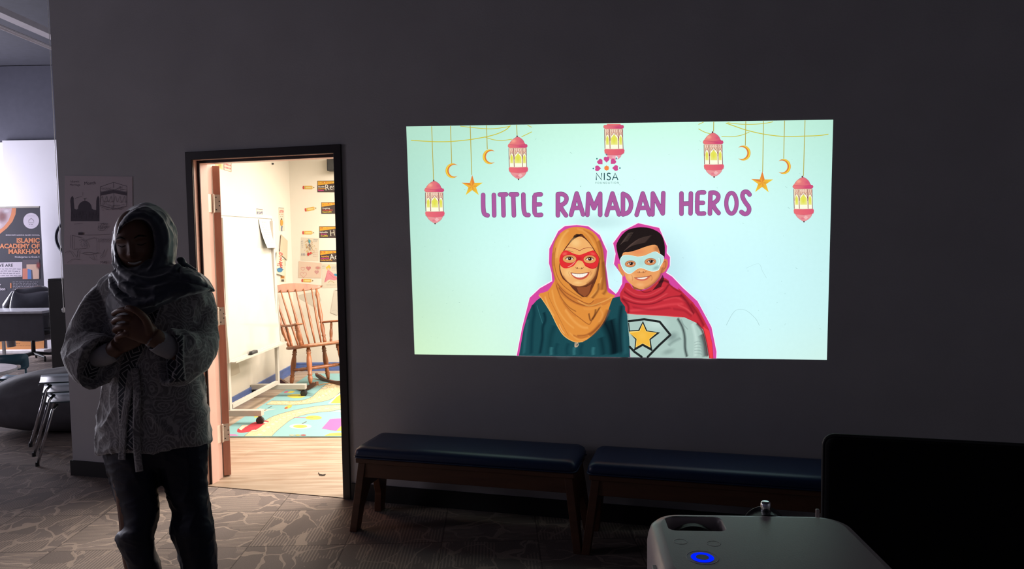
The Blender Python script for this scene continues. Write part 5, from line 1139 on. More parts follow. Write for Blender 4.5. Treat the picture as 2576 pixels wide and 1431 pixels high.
# --- the girl
a = slide_art(1290, 550, 3.974, 60)
MAG = (212, 72, 158)
bx = lambda x: (boty(1290+x/3.974)-550)*3.974
gout = [(40, bx(40)), (95, 1085), (170, 790), (272, 695), (395, 625), (388, 540), (362, 445), (366, 300), (455, 125), (520, 75), (640, 64), (755, 76), (870, 165), (943, 325), (930, 470), (960, 690), (1030, 752), (1075, 700), (1075, bx(1075))]
a.poly([(x-7 if x < 700 else x+7, y-8 if y < 700 else y) for x, y in gout[:-2]]+[(1082, 755), (1082, bx(1082))], (250, 235, 250)); a.poly(gout, MAG)
TE = (28, 74, 82); TD = (14, 42, 52)
a.poly([(62, bx(62)), (108, 1105), (150, 960), (190, 870), (240, 815), (290, 780), (1010, 790), (1073, 775), (1125, 800), (1148, 860), (1150, 1000), (1165, 1200), (1172, bx(1172))], TE)
a.stroke([(1095, 860), (1075, 960), (1068, 1080), (1090, 1360)], 70, (14, 32, 42), alpha=.8, soft=True); a.stroke([(900, 1000), (960, 1120), (1000, 1250), (1010, 1360)], 150, (10, 26, 34), alpha=.95, soft=True); a.stroke([(980, 1000), (1010, 1150), (1030, 1360)], 130, (10, 24, 32), alpha=.95, soft=True); a.stroke([(310, 930), (325, 1010), (300, 1090), (296, 1200), (270, 1360)], 50, TD, alpha=.95, soft=True)
a.stroke([(205, 850), (215, 950), (200, 1040), (190, 1200), (185, 1360)], 60, (16, 52, 62), alpha=.85, soft=True); a.stroke([(240, 860), (270, 960), (300, 1050)], 10, (60, 120, 128), alpha=.8, soft=True)
a.stroke([(1120, 820), (1130, 1000), (1120, 1200), (1130, 1362)], 80, (44, 96, 106), alpha=.45, soft=True); a.stroke([(420, 1060), (380, 1180), (360, 1362)], 90, (18, 54, 62), alpha=.7, soft=True); a.stroke([(880, 1180), (900, 1280), (910, 1364)], 110, (14, 40, 48), alpha=.8, soft=True); a.stroke([(150, 1000), (130, 1150), (110, 1362)], 46, (52, 110, 118), alpha=.5, soft=True)
for x in (450, 560, 700): a.stroke([(x, 1240), (x-20, 1300), (x-15, 1362)], 60, (18, 56, 66), alpha=.7, soft=True)
for x in (390, 620, 810): a.stroke([(x, 1280), (x-8, 1320), (x-5, 1364)], 50, (62, 128, 134), alpha=.55, soft=True)
HJ, HD, HL = (222, 142, 62), (150, 78, 36), (242, 178, 96)
a.poly([(262, 765), (275, 745), (350, 722), (400, 650), (420, 600), (400, 500), (392, 400), (400, 300), (425, 220), (480, 140), (560, 95), (640, 82), (720, 92), (800, 130), (860, 200), (900, 300), (915, 420), (925, 520), (930, 620), (940, 700), (960, 740), (1025, 768), (995, 800), (960, 900), (920, 1010), (860, 1100), (780, 1180), (700, 1230), (620, 1232), (520, 1180), (455, 1090), (380, 940), (310, 830), (272, 775)], HJ, smooth=2)
a.blob(480, 300, 80, 180, HL, .6, 0.25); a.blob(780, 190, 70, 90, (200, 120, 50), .5, -0.6); a.stroke([(860, 210), (890, 330), (900, 480), (905, 600), (890, 720)], 70, (130, 66, 34), alpha=.75, soft=True); a.stroke([(700, 110), (800, 170), (850, 280), (880, 420)], 26, (168, 92, 44), alpha=.7, soft=True)
a.stroke([(405, 330), (395, 450), (420, 580), (470, 680), (560, 770), (680, 830)], 26, (172, 98, 44), alpha=.8, soft=True); a.stroke([(430, 280), (415, 420), (440, 560), (500, 660), (600, 740), (700, 800)], 12, (130, 66, 34), alpha=.8, soft=True)
# face opening
SK, SD, SL = (238, 176, 108), (172, 100, 56), (250, 208, 140)
a.poly([(680, 150), (600, 190), (555, 250), (500, 330), (470, 430), (468, 520), (500, 600), (560, 650), (600, 700), (700, 785), (760, 760), (800, 690), (840, 600), (862, 500), (868, 400), (830, 330), (770, 240), (710, 170)], (98, 52, 34), smooth=2)
a.poly([(600, 205), (690, 160), (640, 150), (610, 170)], (30, 22, 24), alpha=.9)
a.poly([(688, 180), (620, 200), (560, 260), (505, 340), (478, 430), (476, 500), (500, 570), (545, 625), (600, 662), (660, 676), (720, 664), (780, 625), (825, 565), (845, 480), (848, 400), (820, 335), (765, 245)], SK, smooth=3)
a.blob(630, 240, 70, 60, SL, .7); a.blob(560, 540, 60, 60, SL, .6); a.blob(780, 530, 50, 60, (226, 150, 90), .6); a.blob(650, 640, 60, 24, SL, .6); a.stroke([(845, 420), (838, 520), (800, 600), (740, 655)], 44, (150, 84, 48), alpha=.7, soft=True); a.stroke([(500, 560), (560, 640), (660, 684), (760, 645)], 18, (150, 84, 48), alpha=.6, soft=True)
a.poly([(640, 690), (740, 680), (790, 650), (760, 750), (720, 780), (660, 740)], (150, 82, 48), alpha=.9)
a.stroke([(525, 292), (580, 290), (640, 305), (668, 320), (700, 302), (750, 290), (790, 294)], 5, (150, 50, 44)); a.stroke([(520, 325), (560, 320), (610, 335)], 14, (110, 60, 40), alpha=.6, soft=True)
RD, RDd = (224, 48, 52), (160, 28, 38)
a.poly([(508, 322), (545, 318), (600, 345), (665, 362), (720, 345), (780, 322), (812, 318), (835, 345), (860, 390), (858, 440), (840, 485), (800, 502), (760, 492), (722, 470), (700, 430), (662, 415), (640, 430), (610, 470), (560, 492), (515, 495), (480, 470), (466, 420), (476, 365)], RD, smooth=2)
a.blob(520, 350, 34, 22, (246, 110, 100), .7, -0.3); a.blob(800, 350, 36, 20, (244, 100, 90), .6, .3); a.blob(660, 400, 46, 30, RDd, .5); a.stroke([(840, 480), (800, 498), (722, 465)], 10, RDd, alpha=.7, soft=True); a.stroke([(548, 485), (590, 462), (628, 425)], 12, (250, 190, 170), alpha=.8, soft=True)
for x0, y0, rx, ry in ((568, 402, 68, 40), (770, 406, 62, 40)):
    a.ell(x0, y0, rx+3, ry+3, RDd); a.ell(x0, y0, rx, ry, (226, 160, 98)); a.blob(x0, y0-20, rx*.9, 16, (140, 84, 52), .7)
    a.poly([(x0-38, y0), (x0-15, y0-16), (x0+15, y0-16), (x0+36, y0-2), (x0+15, y0+9), (x0-15, y0+10)], (240, 226, 206), smooth=2); a.ell(x0+1, y0-3, 19, 16, (58, 34, 26)); a.ell(x0+1, y0-3, 10, 9, (24, 14, 12)); a.ell(x0-4, y0-7, 4, 4, (250, 245, 240)); a.stroke([(x0-42, y0), (x0-15, y0-17), (x0+15, y0-18), (x0+40, y0-3)], 6, (60, 32, 26))
a.blob(672, 470, 50, 34, (246, 190, 120), .8); a.stroke([(625, 480), (640, 500), (665, 498), (690, 503), (712, 482)], 8, (150, 84, 50), alpha=.8, soft=True); a.ell(645, 492, 8, 5, (110, 56, 38)); a.ell(690, 494, 8, 5, (110, 56, 38)); a.stroke([(565, 520), (560, 545), (572, 570)], 8, (172, 100, 56), alpha=.6, soft=True); a.stroke([(775, 520), (785, 545), (775, 570)], 8, (150, 84, 50), alpha=.6, soft=True)
a.poly([(576, 540), (620, 544), (665, 548), (720, 542), (768, 536), (745, 580), (700, 606), (650, 606), (610, 585)], (196, 84, 66), smooth=2); a.poly([(590, 546), (665, 552), (750, 543), (725, 572), (690, 586), (645, 586), (612, 572)], (250, 244, 232), smooth=2); a.stroke([(580, 541), (665, 549), (765, 538)], 5, (120, 50, 40)); a.stroke([(630, 590), (670, 598), (715, 586)], 12, (214, 110, 86), alpha=.8, soft=True)
for x in (625, 648, 672, 696, 718): a.stroke([(x, 552), (x, 580)], 1.5, (200, 180, 165), smooth=0, round_=False)
# scarf folds on the chest
a.poly([(420, 600), (470, 660), (560, 740), (660, 800), (760, 855), (830, 800), (990, 790), (930, 860), (800, 880), (700, 880), (560, 820), (450, 720)], (206, 124, 56), alpha=.9, smooth=2)
for p_, w_, cc, al in (([(455, 680), (540, 780), (660, 850), (790, 870), (880, 840)], 22, (128, 66, 34), .85), ([(440, 640), (520, 730), (640, 800), (760, 850), (815, 812)], 12, (120, 60, 34), .8), ([(815, 640), (780, 720), (735, 790)], 26, (120, 60, 34), .8), ([(890, 580), (850, 700), (770, 790)], 18, HL, .6), ([(640, 810), (760, 870), (900, 830), (1000, 780)], 20, HL, .7),
    ([(500, 830), (580, 920), (680, 1000), (760, 1055), (790, 1020)], 14, (140, 74, 36), .85), ([(390, 700), (430, 860), (520, 1010), (620, 1100)], 26, HL, .5), ([(460, 760), (560, 920), (640, 980)], 30, (196, 112, 50), .6), ([(760, 940), (775, 1010), (800, 1000), (880, 870)], 26, (96, 48, 30), .9), ([(640, 1170), (720, 1165), (800, 1130), (880, 1050)], 30, (150, 78, 38), .8), ([(560, 1130), (660, 1210), (760, 1190)], 22, HL, .4), ([(355, 730), (370, 800), (450, 960), (520, 1100), (560, 1170)], 7, (150, 82, 40), .8), ([(700, 900), (800, 900), (900, 860)], 34, (232, 156, 76), .6), ([(465, 1050), (490, 1110), (520, 1150)], 10, (250, 210, 150), .7)): a.stroke(p_, w_, cc, alpha=al, soft=True)
for p_, w_, cc, al in (([(470, 150), (420, 240), (405, 360), (410, 480)], 30, (170, 100, 46), .55), ([(560, 110), (500, 180), (455, 290), (440, 400)], 34, (246, 186, 104), .55), ([(640, 100), (720, 130), (780, 200), (830, 300)], 30, (240, 172, 92), .5), ([(905, 420), (925, 560), (935, 700), (900, 760)], 50, (120, 60, 32), .7), ([(860, 640), (850, 720), (790, 800)], 40, (110, 56, 32), .75), ([(960, 900), (900, 1020), (830, 1110), (760, 1170)], 60, (140, 74, 36), .75),
    ([(430, 650), (480, 780), (560, 880), (640, 930)], 18, (140, 76, 36), .8), ([(520, 900), (600, 1010), (690, 1080), (760, 1090)], 40, (244, 178, 98), .5), ([(830, 900), (820, 960), (790, 1010)], 30, (90, 46, 28), .8), ([(320, 770), (360, 880), (420, 980)], 22, (246, 186, 106), .6), ([(600, 1160), (680, 1190), (760, 1170)], 26, (170, 92, 44), .7), ([(870, 900), (900, 960), (860, 1040)], 30, (232, 160, 84), .6)): a.stroke(p_, w_, cc, alpha=al, soft=True)
a.stroke([(262, 765), (300, 810), (380, 935), (455, 1085), (520, 1175), (620, 1230), (700, 1228)], 7, (246, 190, 110), alpha=.9, round_=False)
a.stroke([(625, 1240), (622, 1275), (632, 1280), (636, 1245), (650, 1242), (655, 1262), (640, 1280)], 9, (200, 170, 140), smooth=2)
put(a, 'girl_in_red_mask')
# --- the boy
a = slide_art(1530, 550, 3.976, 60); bx = lambda x: (boty(1530+x/3.976)-550)*3.976
bo = [(75, 770), (140, 650), (142, 570), (58, 455), (75, 350), (50, 245), (135, 130), (300, 45), (510, 92), (588, 275), (585, 345), (618, 385), (615, 475), (578, 540), (640, 580), (745, 690), (893, 825), (1033, 1083), (1083, 1330), (1080, bx(1080)), (205, bx(205)), (205, 900)]
a.poly([(x+(7 if x > 320 else -7), y-7 if y < 700 else y) for x, y in bo], (250, 235, 250)); a.poly([(x, y) for x, y in bo], MAG)
# jersey
a.poly([(185, 940), (400, 940), (720, 975), (830, 1000), (900, 1050), (960, 1120), (1000, 1250), (1030, bx(1030)), (222, bx(222)), (205, 1150)], (172, 198, 190))
a.blob(480, 1050, 160, 90, (202, 226, 218), .7); a.blob(640, 1180, 90, 60, (110, 130, 128), .7, -.5); a.stroke([(690, 990), (740, 1080), (765, 1180), (770, 1300), (790, 1385)], 46, (40, 50, 52), alpha=.95, soft=True); a.stroke([(600, 1270), (650, 1230), (730, 1190)], 50, (120, 142, 138), alpha=.7, soft=True); a.blob(600, 1330, 90, 40, (120, 140, 136), .6, -.3)
a.stroke([(840, 1040), (870, 1150), (880, 1260), (870, 1385)], 60, (196, 220, 212), alpha=.9, soft=True); a.stroke([(930, 1150), (960, 1260), (975, 1385)], 90, (60, 62, 66), alpha=.85, soft=True)
for i in range(5): a.stroke([(860, 1240+26*i), (900, 1225+30*i), (940, 1236+30*i)], 12, (120, 140, 138), alpha=.6, soft=True)
a.stroke([(730, 1000), (755, 1060), (800, 1110)], 14, (110, 130, 128), alpha=.6, soft=True)
BK = (34, 38, 38)
def pth(pts, w, cc):
    for p_, q_ in zip(pts[:-1], pts[1:]): a.k -= 0.9; a.stroke([p_, q_], w, cc, smooth=0)
    a.k += 1
pth([(205, 1025), (360, 1005), (515, 1030), (622, 1162), (510, 1265), (395, bx(395)-5)], 22, BK); pth([(215, 1280), (262, 1330), (335, bx(335)-5)], 22, BK); pth([(205, 1045), (212, 1120)], 10, BK)
a.poly([(348, 1022), (390, 1118), (520, 1138), (425, 1210), (440, 1312), (345, 1262), (262, 1305), (272, 1208), (208, 1135), (208, 1118), (302, 1112)], BK); a.poly([(346, 1045), (381, 1126), (488, 1140), (412, 1204), (424, 1290), (345, 1248), (274, 1288), (284, 1202), (212, 1142), (212, 1128), (312, 1122)], (248, 214, 120)); a.poly([(346, 1053), (378, 1130), (478, 1143), (408, 1202), (418, 1280), (345, 1243), (280, 1278), (288, 1200), (214, 1142), (316, 1127)], (240, 184, 66))
pth([(262, 1310), (345, 1262), (435, 1312)], 18, BK); a.blob(340, 1170, 60, 60, (246, 196, 86), .5)
# cape and scarf
CR, CD = (196, 48, 60), (120, 22, 36)
a.poly([(700, 690), (800, 790), (900, 900), (960, 1010), (1010, 1110), (1042, 1250), (1052, bx(1052)), (1010, bx(1010)), (985, 1250), (950, 1110), (880, 1040), (760, 985)], CR); a.poly([(950, 1080), (1010, 1120), (1038, 1250), (1046, bx(1046)), (1020, bx(1020)), (990, 1230)], (238, 64, 72)); a.stroke([(880, 1040), (940, 1120), (975, 1250), (995, 1385)], 40, (70, 20, 30), alpha=.9, soft=True)
a.poly([(120, 745), (160, 680), (175, 640), (215, 650), (250, 700), (330, 720), (420, 690), (520, 600), (560, 590), (605, 620), (618, 660), (700, 710), (800, 790), (880, 880), (830, 940), (760, 985), (560, 972), (400, 962), (192, 950), (170, 880), (125, 820)], CR, smooth=2)
for p_, w_, cc, al in (([(150, 720), (260, 790), (400, 800), (540, 740), (610, 650)], 30, CD, .85), ([(140, 800), (280, 850), (440, 850), (600, 790), (740, 770)], 24, CD, .8), ([(170, 690), (280, 760), (420, 760), (560, 680)], 20, (222, 78, 86), .7), ([(140, 770), (280, 825), (440, 825), (600, 740)], 20, (226, 84, 90), .7), ([(200, 920), (400, 900), (600, 860), (760, 850)], 40, (226, 72, 82), .7), ([(540, 820), (680, 790), (800, 840)], 30, (222, 70, 80), .6), ([(190, 950), (400, 962), (560, 972), (760, 985)], 12, (240, 110, 110), .7), ([(720, 750), (800, 850), (860, 960)], 60, (100, 18, 32), .8), ([(500, 640), (560, 620), (610, 640)], 40, (70, 24, 32), .9)): a.stroke(p_, w_, cc, alpha=al, soft=True)
for p_, w_, cc, al in (([(130, 790), (200, 870), (200, 950)], 40, (110, 20, 34), .8), ([(230, 880), (420, 910), (640, 890)], 34, (150, 32, 46), .6), ([(600, 640), (660, 700), (740, 740)], 26, (120, 22, 36), .7), ([(640, 900), (760, 920), (840, 980)], 40, (150, 30, 44), .6), ([(820, 840), (900, 960), (960, 1080)], 44, (120, 22, 34), .75), ([(300, 690), (360, 735), (440, 720)], 20, (90, 18, 30), .7), ([(690, 860), (780, 900), (850, 960)], 26, (232, 84, 92), .6)): a.stroke(p_, w_, cc, alpha=al, soft=True)
# neck, face, ears
a.poly([(225, 640), (255, 705), (330, 715), (400, 690), (470, 640), (500, 600), (380, 560)], (150, 84, 52)); a.poly([(505, 640), (545, 560), (560, 600), (530, 680), (440, 720)], (30, 22, 26), alpha=.85)
a.poly([(95, 458), (110, 450), (125, 470), (160, 545), (160, 578), (142, 572), (115, 530)], (222, 140, 84), smooth=2); a.poly([(530, 430), (565, 402), (592, 410), (598, 455), (580, 510), (555, 535), (528, 540)], (216, 128, 80), smooth=2); a.stroke([(548, 440), (575, 428), (575, 480), (552, 510)], 12, (136, 66, 44), alpha=.8, soft=True)
a.poly([(140, 330), (300, 280), (480, 250), (545, 330), (555, 420), (530, 530), (500, 600), (440, 660), (370, 700), (310, 700), (240, 665), (185, 610), (160, 540), (125, 440)], (232, 158, 98), smooth=3)
a.blob(230, 580, 60, 50, (246, 190, 130), .7); a.blob(320, 660, 60, 30, (244, 184, 124), .7); a.blob(300, 330, 100, 40, (226, 130, 84), .6); a.stroke([(545, 480), (515, 580), (440, 660), (360, 705)], 50, (150, 82, 50), alpha=.7, soft=True); a.stroke([(235, 560), (245, 600), (240, 620)], 12, (180, 104, 64), alpha=.6, soft=True); a.stroke([(425, 560), (440, 590), (432, 620)], 12, (166, 94, 58), alpha=.6, soft=True); a.blob(490, 300, 50, 50, (150, 80, 50), .6)
a.poly([(118, 420), (95, 350), (82, 270), (100, 220), (140, 160), (200, 110), (290, 88), (350, 86), (420, 95), (490, 125), (535, 165), (562, 240), (568, 330), (560, 400), (535, 390), (515, 330), (490, 270), (440, 262), (360, 285), (280, 315), (200, 335), (150, 340), (132, 400)], (34, 26, 26), smooth=2)
for i in range(16):
    t = i/15; a.stroke([(150+60*t, 330-60*t), (240+70*t, 270-70*t), (380+60*t, 235-70*t)], 5, (92, 72, 66), alpha=.55, soft=True)
for i in range(10): a.stroke([(118+8*i, 262-12*i), (160+8*i, 228-10*i), (200+6*i, 222-9*i)], 4, (140, 118, 108), alpha=.5, soft=True)
WM_, WS = (186, 226, 220), (132, 168, 166)
mk = [(122, 430), (135, 385), (175, 364), (240, 370), (300, 382), (360, 372), (420, 345), (470, 330), (505, 350), (552, 380), (550, 425), (520, 470), (500, 510), (450, 524), (400, 515), (350, 495), (320, 490), (285, 505), (240, 540), (200, 545), (165, 520), (140, 480)]
a.poly([(x+(4 if x > 330 else -4), y+(5 if y > 440 else -3)) for x, y in mk], (234, 250, 246), smooth=2); a.poly(mk, WM_, smooth=2); a.blob(480, 490, 50, 26, WS, .7, -.4); a.blob(330, 440, 50, 50, (170, 208, 204), .5); a.blob(200, 500, 50, 30, (206, 240, 234), .6); a.stroke([(508, 395), (512, 430), (505, 460)], 6, (240, 250, 248), alpha=.9); a.stroke([(520, 390), (524, 430), (516, 460)], 4, WS, alpha=.9)
for x0, y0, rx, ry in ((222, 452, 52, 32), (422, 430, 56, 34)):
    a.ell(x0, y0, rx+3, ry+3, (120, 90, 80), rot=-.08); a.ell(x0, y0, rx, ry, (214, 140, 92), rot=-.08); a.poly([(x0-28, y0), (x0-5, y0-14), (x0+22, y0-12), (x0+36, y0), (x0+12, y0+10), (x0-12, y0+8)], (232, 222, 214), smooth=2); a.ell(x0+8, y0-3, 18, 16, (48, 34, 32)); a.ell(x0+8, y0-3, 9, 8, (20, 14, 14)); a.ell(x0+2, y0-8, 4, 4, (248, 248, 245)); a.stroke([(x0-30, y0), (x0-5, y0-16), (x0+22, y0-15), (x0+38, y0-2)], 6, (70, 42, 36))
a.blob(330, 520, 46, 26, (244, 184, 126), .8); a.stroke([(288, 528), (300, 540), (330, 538), (360, 540), (384, 520)], 9, (150, 84, 52), alpha=.8, soft=True); a.ell(312, 532, 8, 4, (110, 56, 40)); a.ell(352, 532, 8, 4, (110, 56, 40))
a.poly([(262, 592), (310, 584), (350, 582), (395, 576), (428, 568), (400, 600), (365, 618), (320, 620), (290, 610)], (206, 108, 84), smooth=2); a.poly([(285, 593), (340, 588), (395, 580), (370, 600), (325, 604)], (248, 238, 226), smooth=2); a.stroke([(260, 590), (300, 588), (350, 584), (400, 577), (430, 566)], 5, (130, 62, 46)); a.stroke([(305, 612), (335, 618), (370, 610)], 10, (220, 126, 98), alpha=.8, soft=True)
put(a, 'boy_in_white_mask')
# ------------------------------------------------------------------ the woman
DW = 2.60
def S(px, py, dv=0.0):
    d = ray(px, py); return CAM + d*((DW-dv)/d.dot(_f))
base_ = S(385, 1431); pr = thing('person', 'woman in dark hijab and patterned grey jacket standing with clasped hands by the doorway', 'person', (base_.x, base_.y, 0))
K = FPX/DW
def hring(y, L, R, t, dc=0.0, n=56, p=2.3, sl=0.0, front=1.0):
    """a cross-section at image height y from L to R, half-depth t"""
    o = []
    for i in range(n):
        a = 2*PI*i/n; c, s_ = math.cos(a), math.sin(a); c = math.copysign(abs(c)**(2/p), c); s_ = math.copysign(abs(s_)**(2/p), s_)
        o.append(S((L+R)/2+(R-L)/2*c, y+sl*c*(1 if c > 0 else 0.15), dc+t*s_*(front if s_ > 0 else 1.0)))
    return o
def ptube(bm, pts, n=22, flat=1.0, sm=4, cap=True):
    """pts = (px, py, dv, radius in px)"""
    q = spline(pts, sm) if sm else pts
    return tube(bm, [S(a, b, c) for a, b, c, r in q], [r/K for a, b, c, r in q], n, cap, flat)
def fuse(bm, voxel, it=6, disp=None):
    bmesh.ops.recalc_face_normals(bm, faces=bm.faces)
    me = bpy.data.meshes.new('tmp'); bm.to_mesh(me); bm.free(); o = bpy.data.objects.new('tmp', me); C.objects.link(o)
    r = o.modifiers.new('r', 'REMESH'); r.mode = 'VOXEL'; r.voxel_size = voxel
    s_ = o.modifiers.new('s', 'SMOOTH'); s_.iterations = it; s_.factor = 0.5
    dg = bpy.context.evaluated_depsgraph_get(); dg.update(); out = bpy.data.meshes.new_from_object(o.evaluated_get(dg))
    bpy.data.objects.remove(o)
    if disp:
        nr = [v.normal.copy() for v in out.vertices]
        for v, n_ in zip(out.vertices, nr): v.co += n_*disp(v.co, n_)
    return out
U_ = Vector((0, 0, 1))
def wrinkle(scale, amp, stretch=(1, 1, 1), seed=0.0, ridge=True):
    st = Vector(stretch)*scale
    def f(co, n_):
        q = Vector((co.x*st.x+seed, co.y*st.y, co.z*st.z)); w = noise.noise(q+noise.noise_vector(q*0.6)*0.6)
        if ridge: w = (1-abs(w)*2.4)**2 if abs(w) < 0.4 else 0.0
        return amp*(w-0.3)
    return f
def both(*fs): return lambda co, n_: sum(f(co, n_) for f in fs)
MSK = pm('brown skin', (0.20, 0.095, 0.06), 0.5, var=0.06, scale=30)
def jacket_mat():
    m = bpy.data.materials.new('paisley cloth'); m.use_nodes = True; nt = m.node_tree; n = nt.nodes; L = nt.links; b = n['Principled BSDF']
    b.inputs['Roughness'].default_value = 0.75; b.inputs['Sheen Weight'].default_value = 0.9; b.inputs['Sheen Roughness'].default_value = 0.4
    tc = n.new('ShaderNodeTexCoord'); mp = n.new('ShaderNodeMapping'); mp.inputs['Scale'].default_value = (1, 1, 0.8); L.new(tc.outputs['Object'], mp.inputs[0])
    nz = n.new('ShaderNodeTexNoise'); nz.inputs['Scale'].default_value = 9; nz.inputs['Detail'].default_value = 1; L.new(mp.outputs[0], nz.inputs['Vector'])
    ad = n.new('ShaderNodeVectorMath'); ad.operation = 'MULTIPLY_ADD'; L.new(nz.outputs['Color'], ad.inputs[0]); ad.inputs[1].default_value = (0.09, 0.09, 0.09); L.new(mp.outputs[0], ad.inputs[2])
    res = None
    for sc_, fr, th in ((17, 36, 0.45), (46, 17, 0.35)):
        v = n.new('ShaderNodeTexVoronoi'); v.inputs['Scale'].default_value = sc_; L.new(ad.outputs[0], v.inputs['Vector'])
        a = n.new('ShaderNodeMath'); a.operation = 'MULTIPLY'; L.new(v.outputs['Distance'], a.inputs[0]); a.inputs[1].default_value = fr
        s_ = n.new('ShaderNodeMath'); s_.operation = 'SINE'; L.new(a.outputs[0], s_.inputs[0])
        r = n.new('ShaderNodeMapRange'); r.inputs[1].default_value = th; r.inputs[2].default_value = th+0.35; L.new(s_.outputs[0], r.inputs[0])
        if res is None: res = r.outputs[0]
        else:
            x = n.new('ShaderNodeMath'); x.operation = 'MULTIPLY_ADD'; L.new(r.outputs[0], x.inputs[0]); x.inputs[1].default_value = 0.55; L.new(res, x.inputs[2]); x.use_clamp = True; res = x.outputs[0]
    mx = n.new('ShaderNodeMix'); mx.data_type = 'RGBA'; L.new(res, mx.inputs['Factor']); mx.inputs['A'].default_value = (0.21, 0.195, 0.20, 1); mx.inputs['B'].default_value = (0.43, 0.405, 0.405, 1)
    L.new(mx.outputs['Result'], b.inputs['Base Color']); bp = n.new('ShaderNodeBump'); bp.inputs['Strength'].default_value = 0.25; bp.inputs['Distance'].default_value = 0.002
    L.new(res, bp.inputs['Height']); L.new(bp.outputs[0], b.inputs['Normal']); return m
def band_mat():
    """woven diamonds along the band: u across, v along in band widths"""
    m = bpy.data.materials.new('diamond band cloth'); m.use_nodes = True; nt = m.node_tree; n = nt.nodes; L = nt.links; b = n['Principled BSDF']; b.inputs['Roughness'].default_value = 0.8
    uv = n.new('ShaderNodeUVMap'); uv.uv_map = 'UVMap'; sp = n.new('ShaderNodeSeparateXYZ'); L.new(uv.outputs[0], sp.inputs[0])
    def M(op, a, c=None, d=None):
        q = n.new('ShaderNodeMath'); q.operation = op
        for i, v in enumerate((a, c, d)):
            if v is None: continue
            if isinstance(v, (int, float)): q.inputs[i].default_value = v
            else: L.new(v, q.inputs[i])
        return q.outputs[0]
    u = M('ABSOLUTE', M('SUBTRACT', sp.outputs[0], 0.5)); v = M('PINGPONG', sp.outputs[1], 0.8)       # 0..0.8
    d = M('ADD', u, v); rings = M('PINGPONG', M('MULTIPLY', d, 3.4), 0.5); line = M('LESS_THAN', rings, 0.13)
    core = M('LESS_THAN', d, 0.2); line = M('MULTIPLY', line, M('SUBTRACT', 1.0, core)); edge = M('GREATER_THAN', u, 0.45); bead = M('MULTIPLY', M('GREATER_THAN', u, 0.40), M('GREATER_THAN', M('SINE', M('MULTIPLY', sp.outputs[1], 60)), 0.0))
    line = M('MAXIMUM', line, M('MULTIPLY', bead, 0.6)); line = M('MAXIMUM', line, edge)
    mx = n.new('ShaderNodeMix'); mx.data_type = 'RGBA'; L.new(line, mx.inputs['Factor']); mx.inputs['A'].default_value = (0.030, 0.033, 0.048, 1); mx.inputs['B'].default_value = (0.40, 0.385, 0.385, 1)
    L.new(mx.outputs['Result'], b.inputs['Base Color']); return m
MJA = jacket_mat(); MBA = band_mat()
MHJ = pm('navy satin scarf', (0.040, 0.046, 0.075), 0.48, var=0.12, scale=14, sheen=0.8, spec=0.4, bump=0.05, bscale=120)
MTR = pm('dark navy trousers', (0.010, 0.012, 0.030), 0.55, var=0.1, bump=0.06, bscale=200, spec=0.25)
MUC = pm('pale grey inner sleeve', (0.46, 0.45, 0.47), 0.7, var=0.05, bump=0.3, bscale=60)
# body: legs, trunk, neck, arms, hands and head in one surface
bm = B()
loft(bm, [hring(y, L, R, t, 0.0, 32) for y, L, R, t in ((1150, 288, 505, 0.10), (1080, 275, 505, 0.11), (980, 290, 490, 0.10), (900, 288, 485, 0.10), (800, 280, 492, 0.11), (730, 265, 500, 0.09), (705, 300, 470, 0.07), (692, 330, 415, 0.055))])
ptube(bm, [(372, 735, -0.01, 42), (366, 690, 0.0, 40), (360, 640, 0.01, 42)], 20)
for pts in ([(335, 1140, 0, 56), (342, 1280, 0.01, 42), (345, 1400, 0.0, 34), (382, 1560, -0.03, 30), (386, 1660, -0.04, 22)], [(455, 1140, 0, 56), (480, 1280, 0.01, 42), (490, 1400, 0.0, 36), (502, 1560, -0.03, 30), (504, 1660, -0.04, 22)]): ptube(bm, pts, 20)
for cx_ in (384, 504): ptube(bm, [(cx_, 1668, -0.06, 26), (cx_-4, 1678, 0.02, 30), (cx_-8, 1682, 0.11, 24)], 16, 0.7)
# arms down to the wrists
ptube(bm, [(272, 742, 0.0, 38), (240, 800, 0.01, 32), (214, 862, 0.04, 28), (225, 892, 0.09, 25), (255, 896, 0.14, 21), (281, 884, 0.175, 19), (300, 868, 0.185, 20)], 20)
ptube(bm, [(492, 742, 0.0, 38), (506, 800, 0.01, 34), (506, 860, 0.04, 30), (486, 888, 0.10, 27), (440, 880, 0.16, 23), (402, 858, 0.205, 21), (385, 848, 0.215, 23)], 20)
# hand on top (her left): broad palm from the wrist to the knuckles
def palm(a, b, wa, wb, th):
    """flattened sweep between image points a and b (px, py, dv); wa, wb half-widths px at each end"""
    pa_, pb_ = S(*a), S(*b); ax = (pb_-pa_).normalized(); fw = -(_f); wdir = fw.cross(ax).normalized(); nn = ax.cross(wdir)
    rings = []
    for t in (0, 0.15, 0.4, 0.7, 0.92, 1.0):
        w = (wa+(wb-wa)*t)/K*(0.75 if t in (0, 1.0) else 1.0); h = th*(0.7 if t in (0, 1.0) else 1.0); c = pa_.lerp(pb_, t)
        rings.append([c+wdir*(w*math.cos(2*PI*k/20))+nn*(h*math.sin(2*PI*k/20)) for k in range(20)])
    loft(bm, rings)
palm((388, 850, 0.215), (326, 812, 0.228), 23, 36, 0.017)
F_ = lambda *p: ptube(bm, list(p), 14, 1.0, 4)
F_((338, 786, 0.235, 7.2), (318, 779, 0.240, 7.0), (300, 781, 0.228, 6.6), (287, 788, 0.200, 6.0), (287, 792, 0.185, 5.2))
F_((330, 803, 0.240, 7.4), (310, 799, 0.245, 7.2), (294, 803, 0.228, 6.6), (286, 809, 0.200, 6.0), (288, 813, 0.184, 5.2))
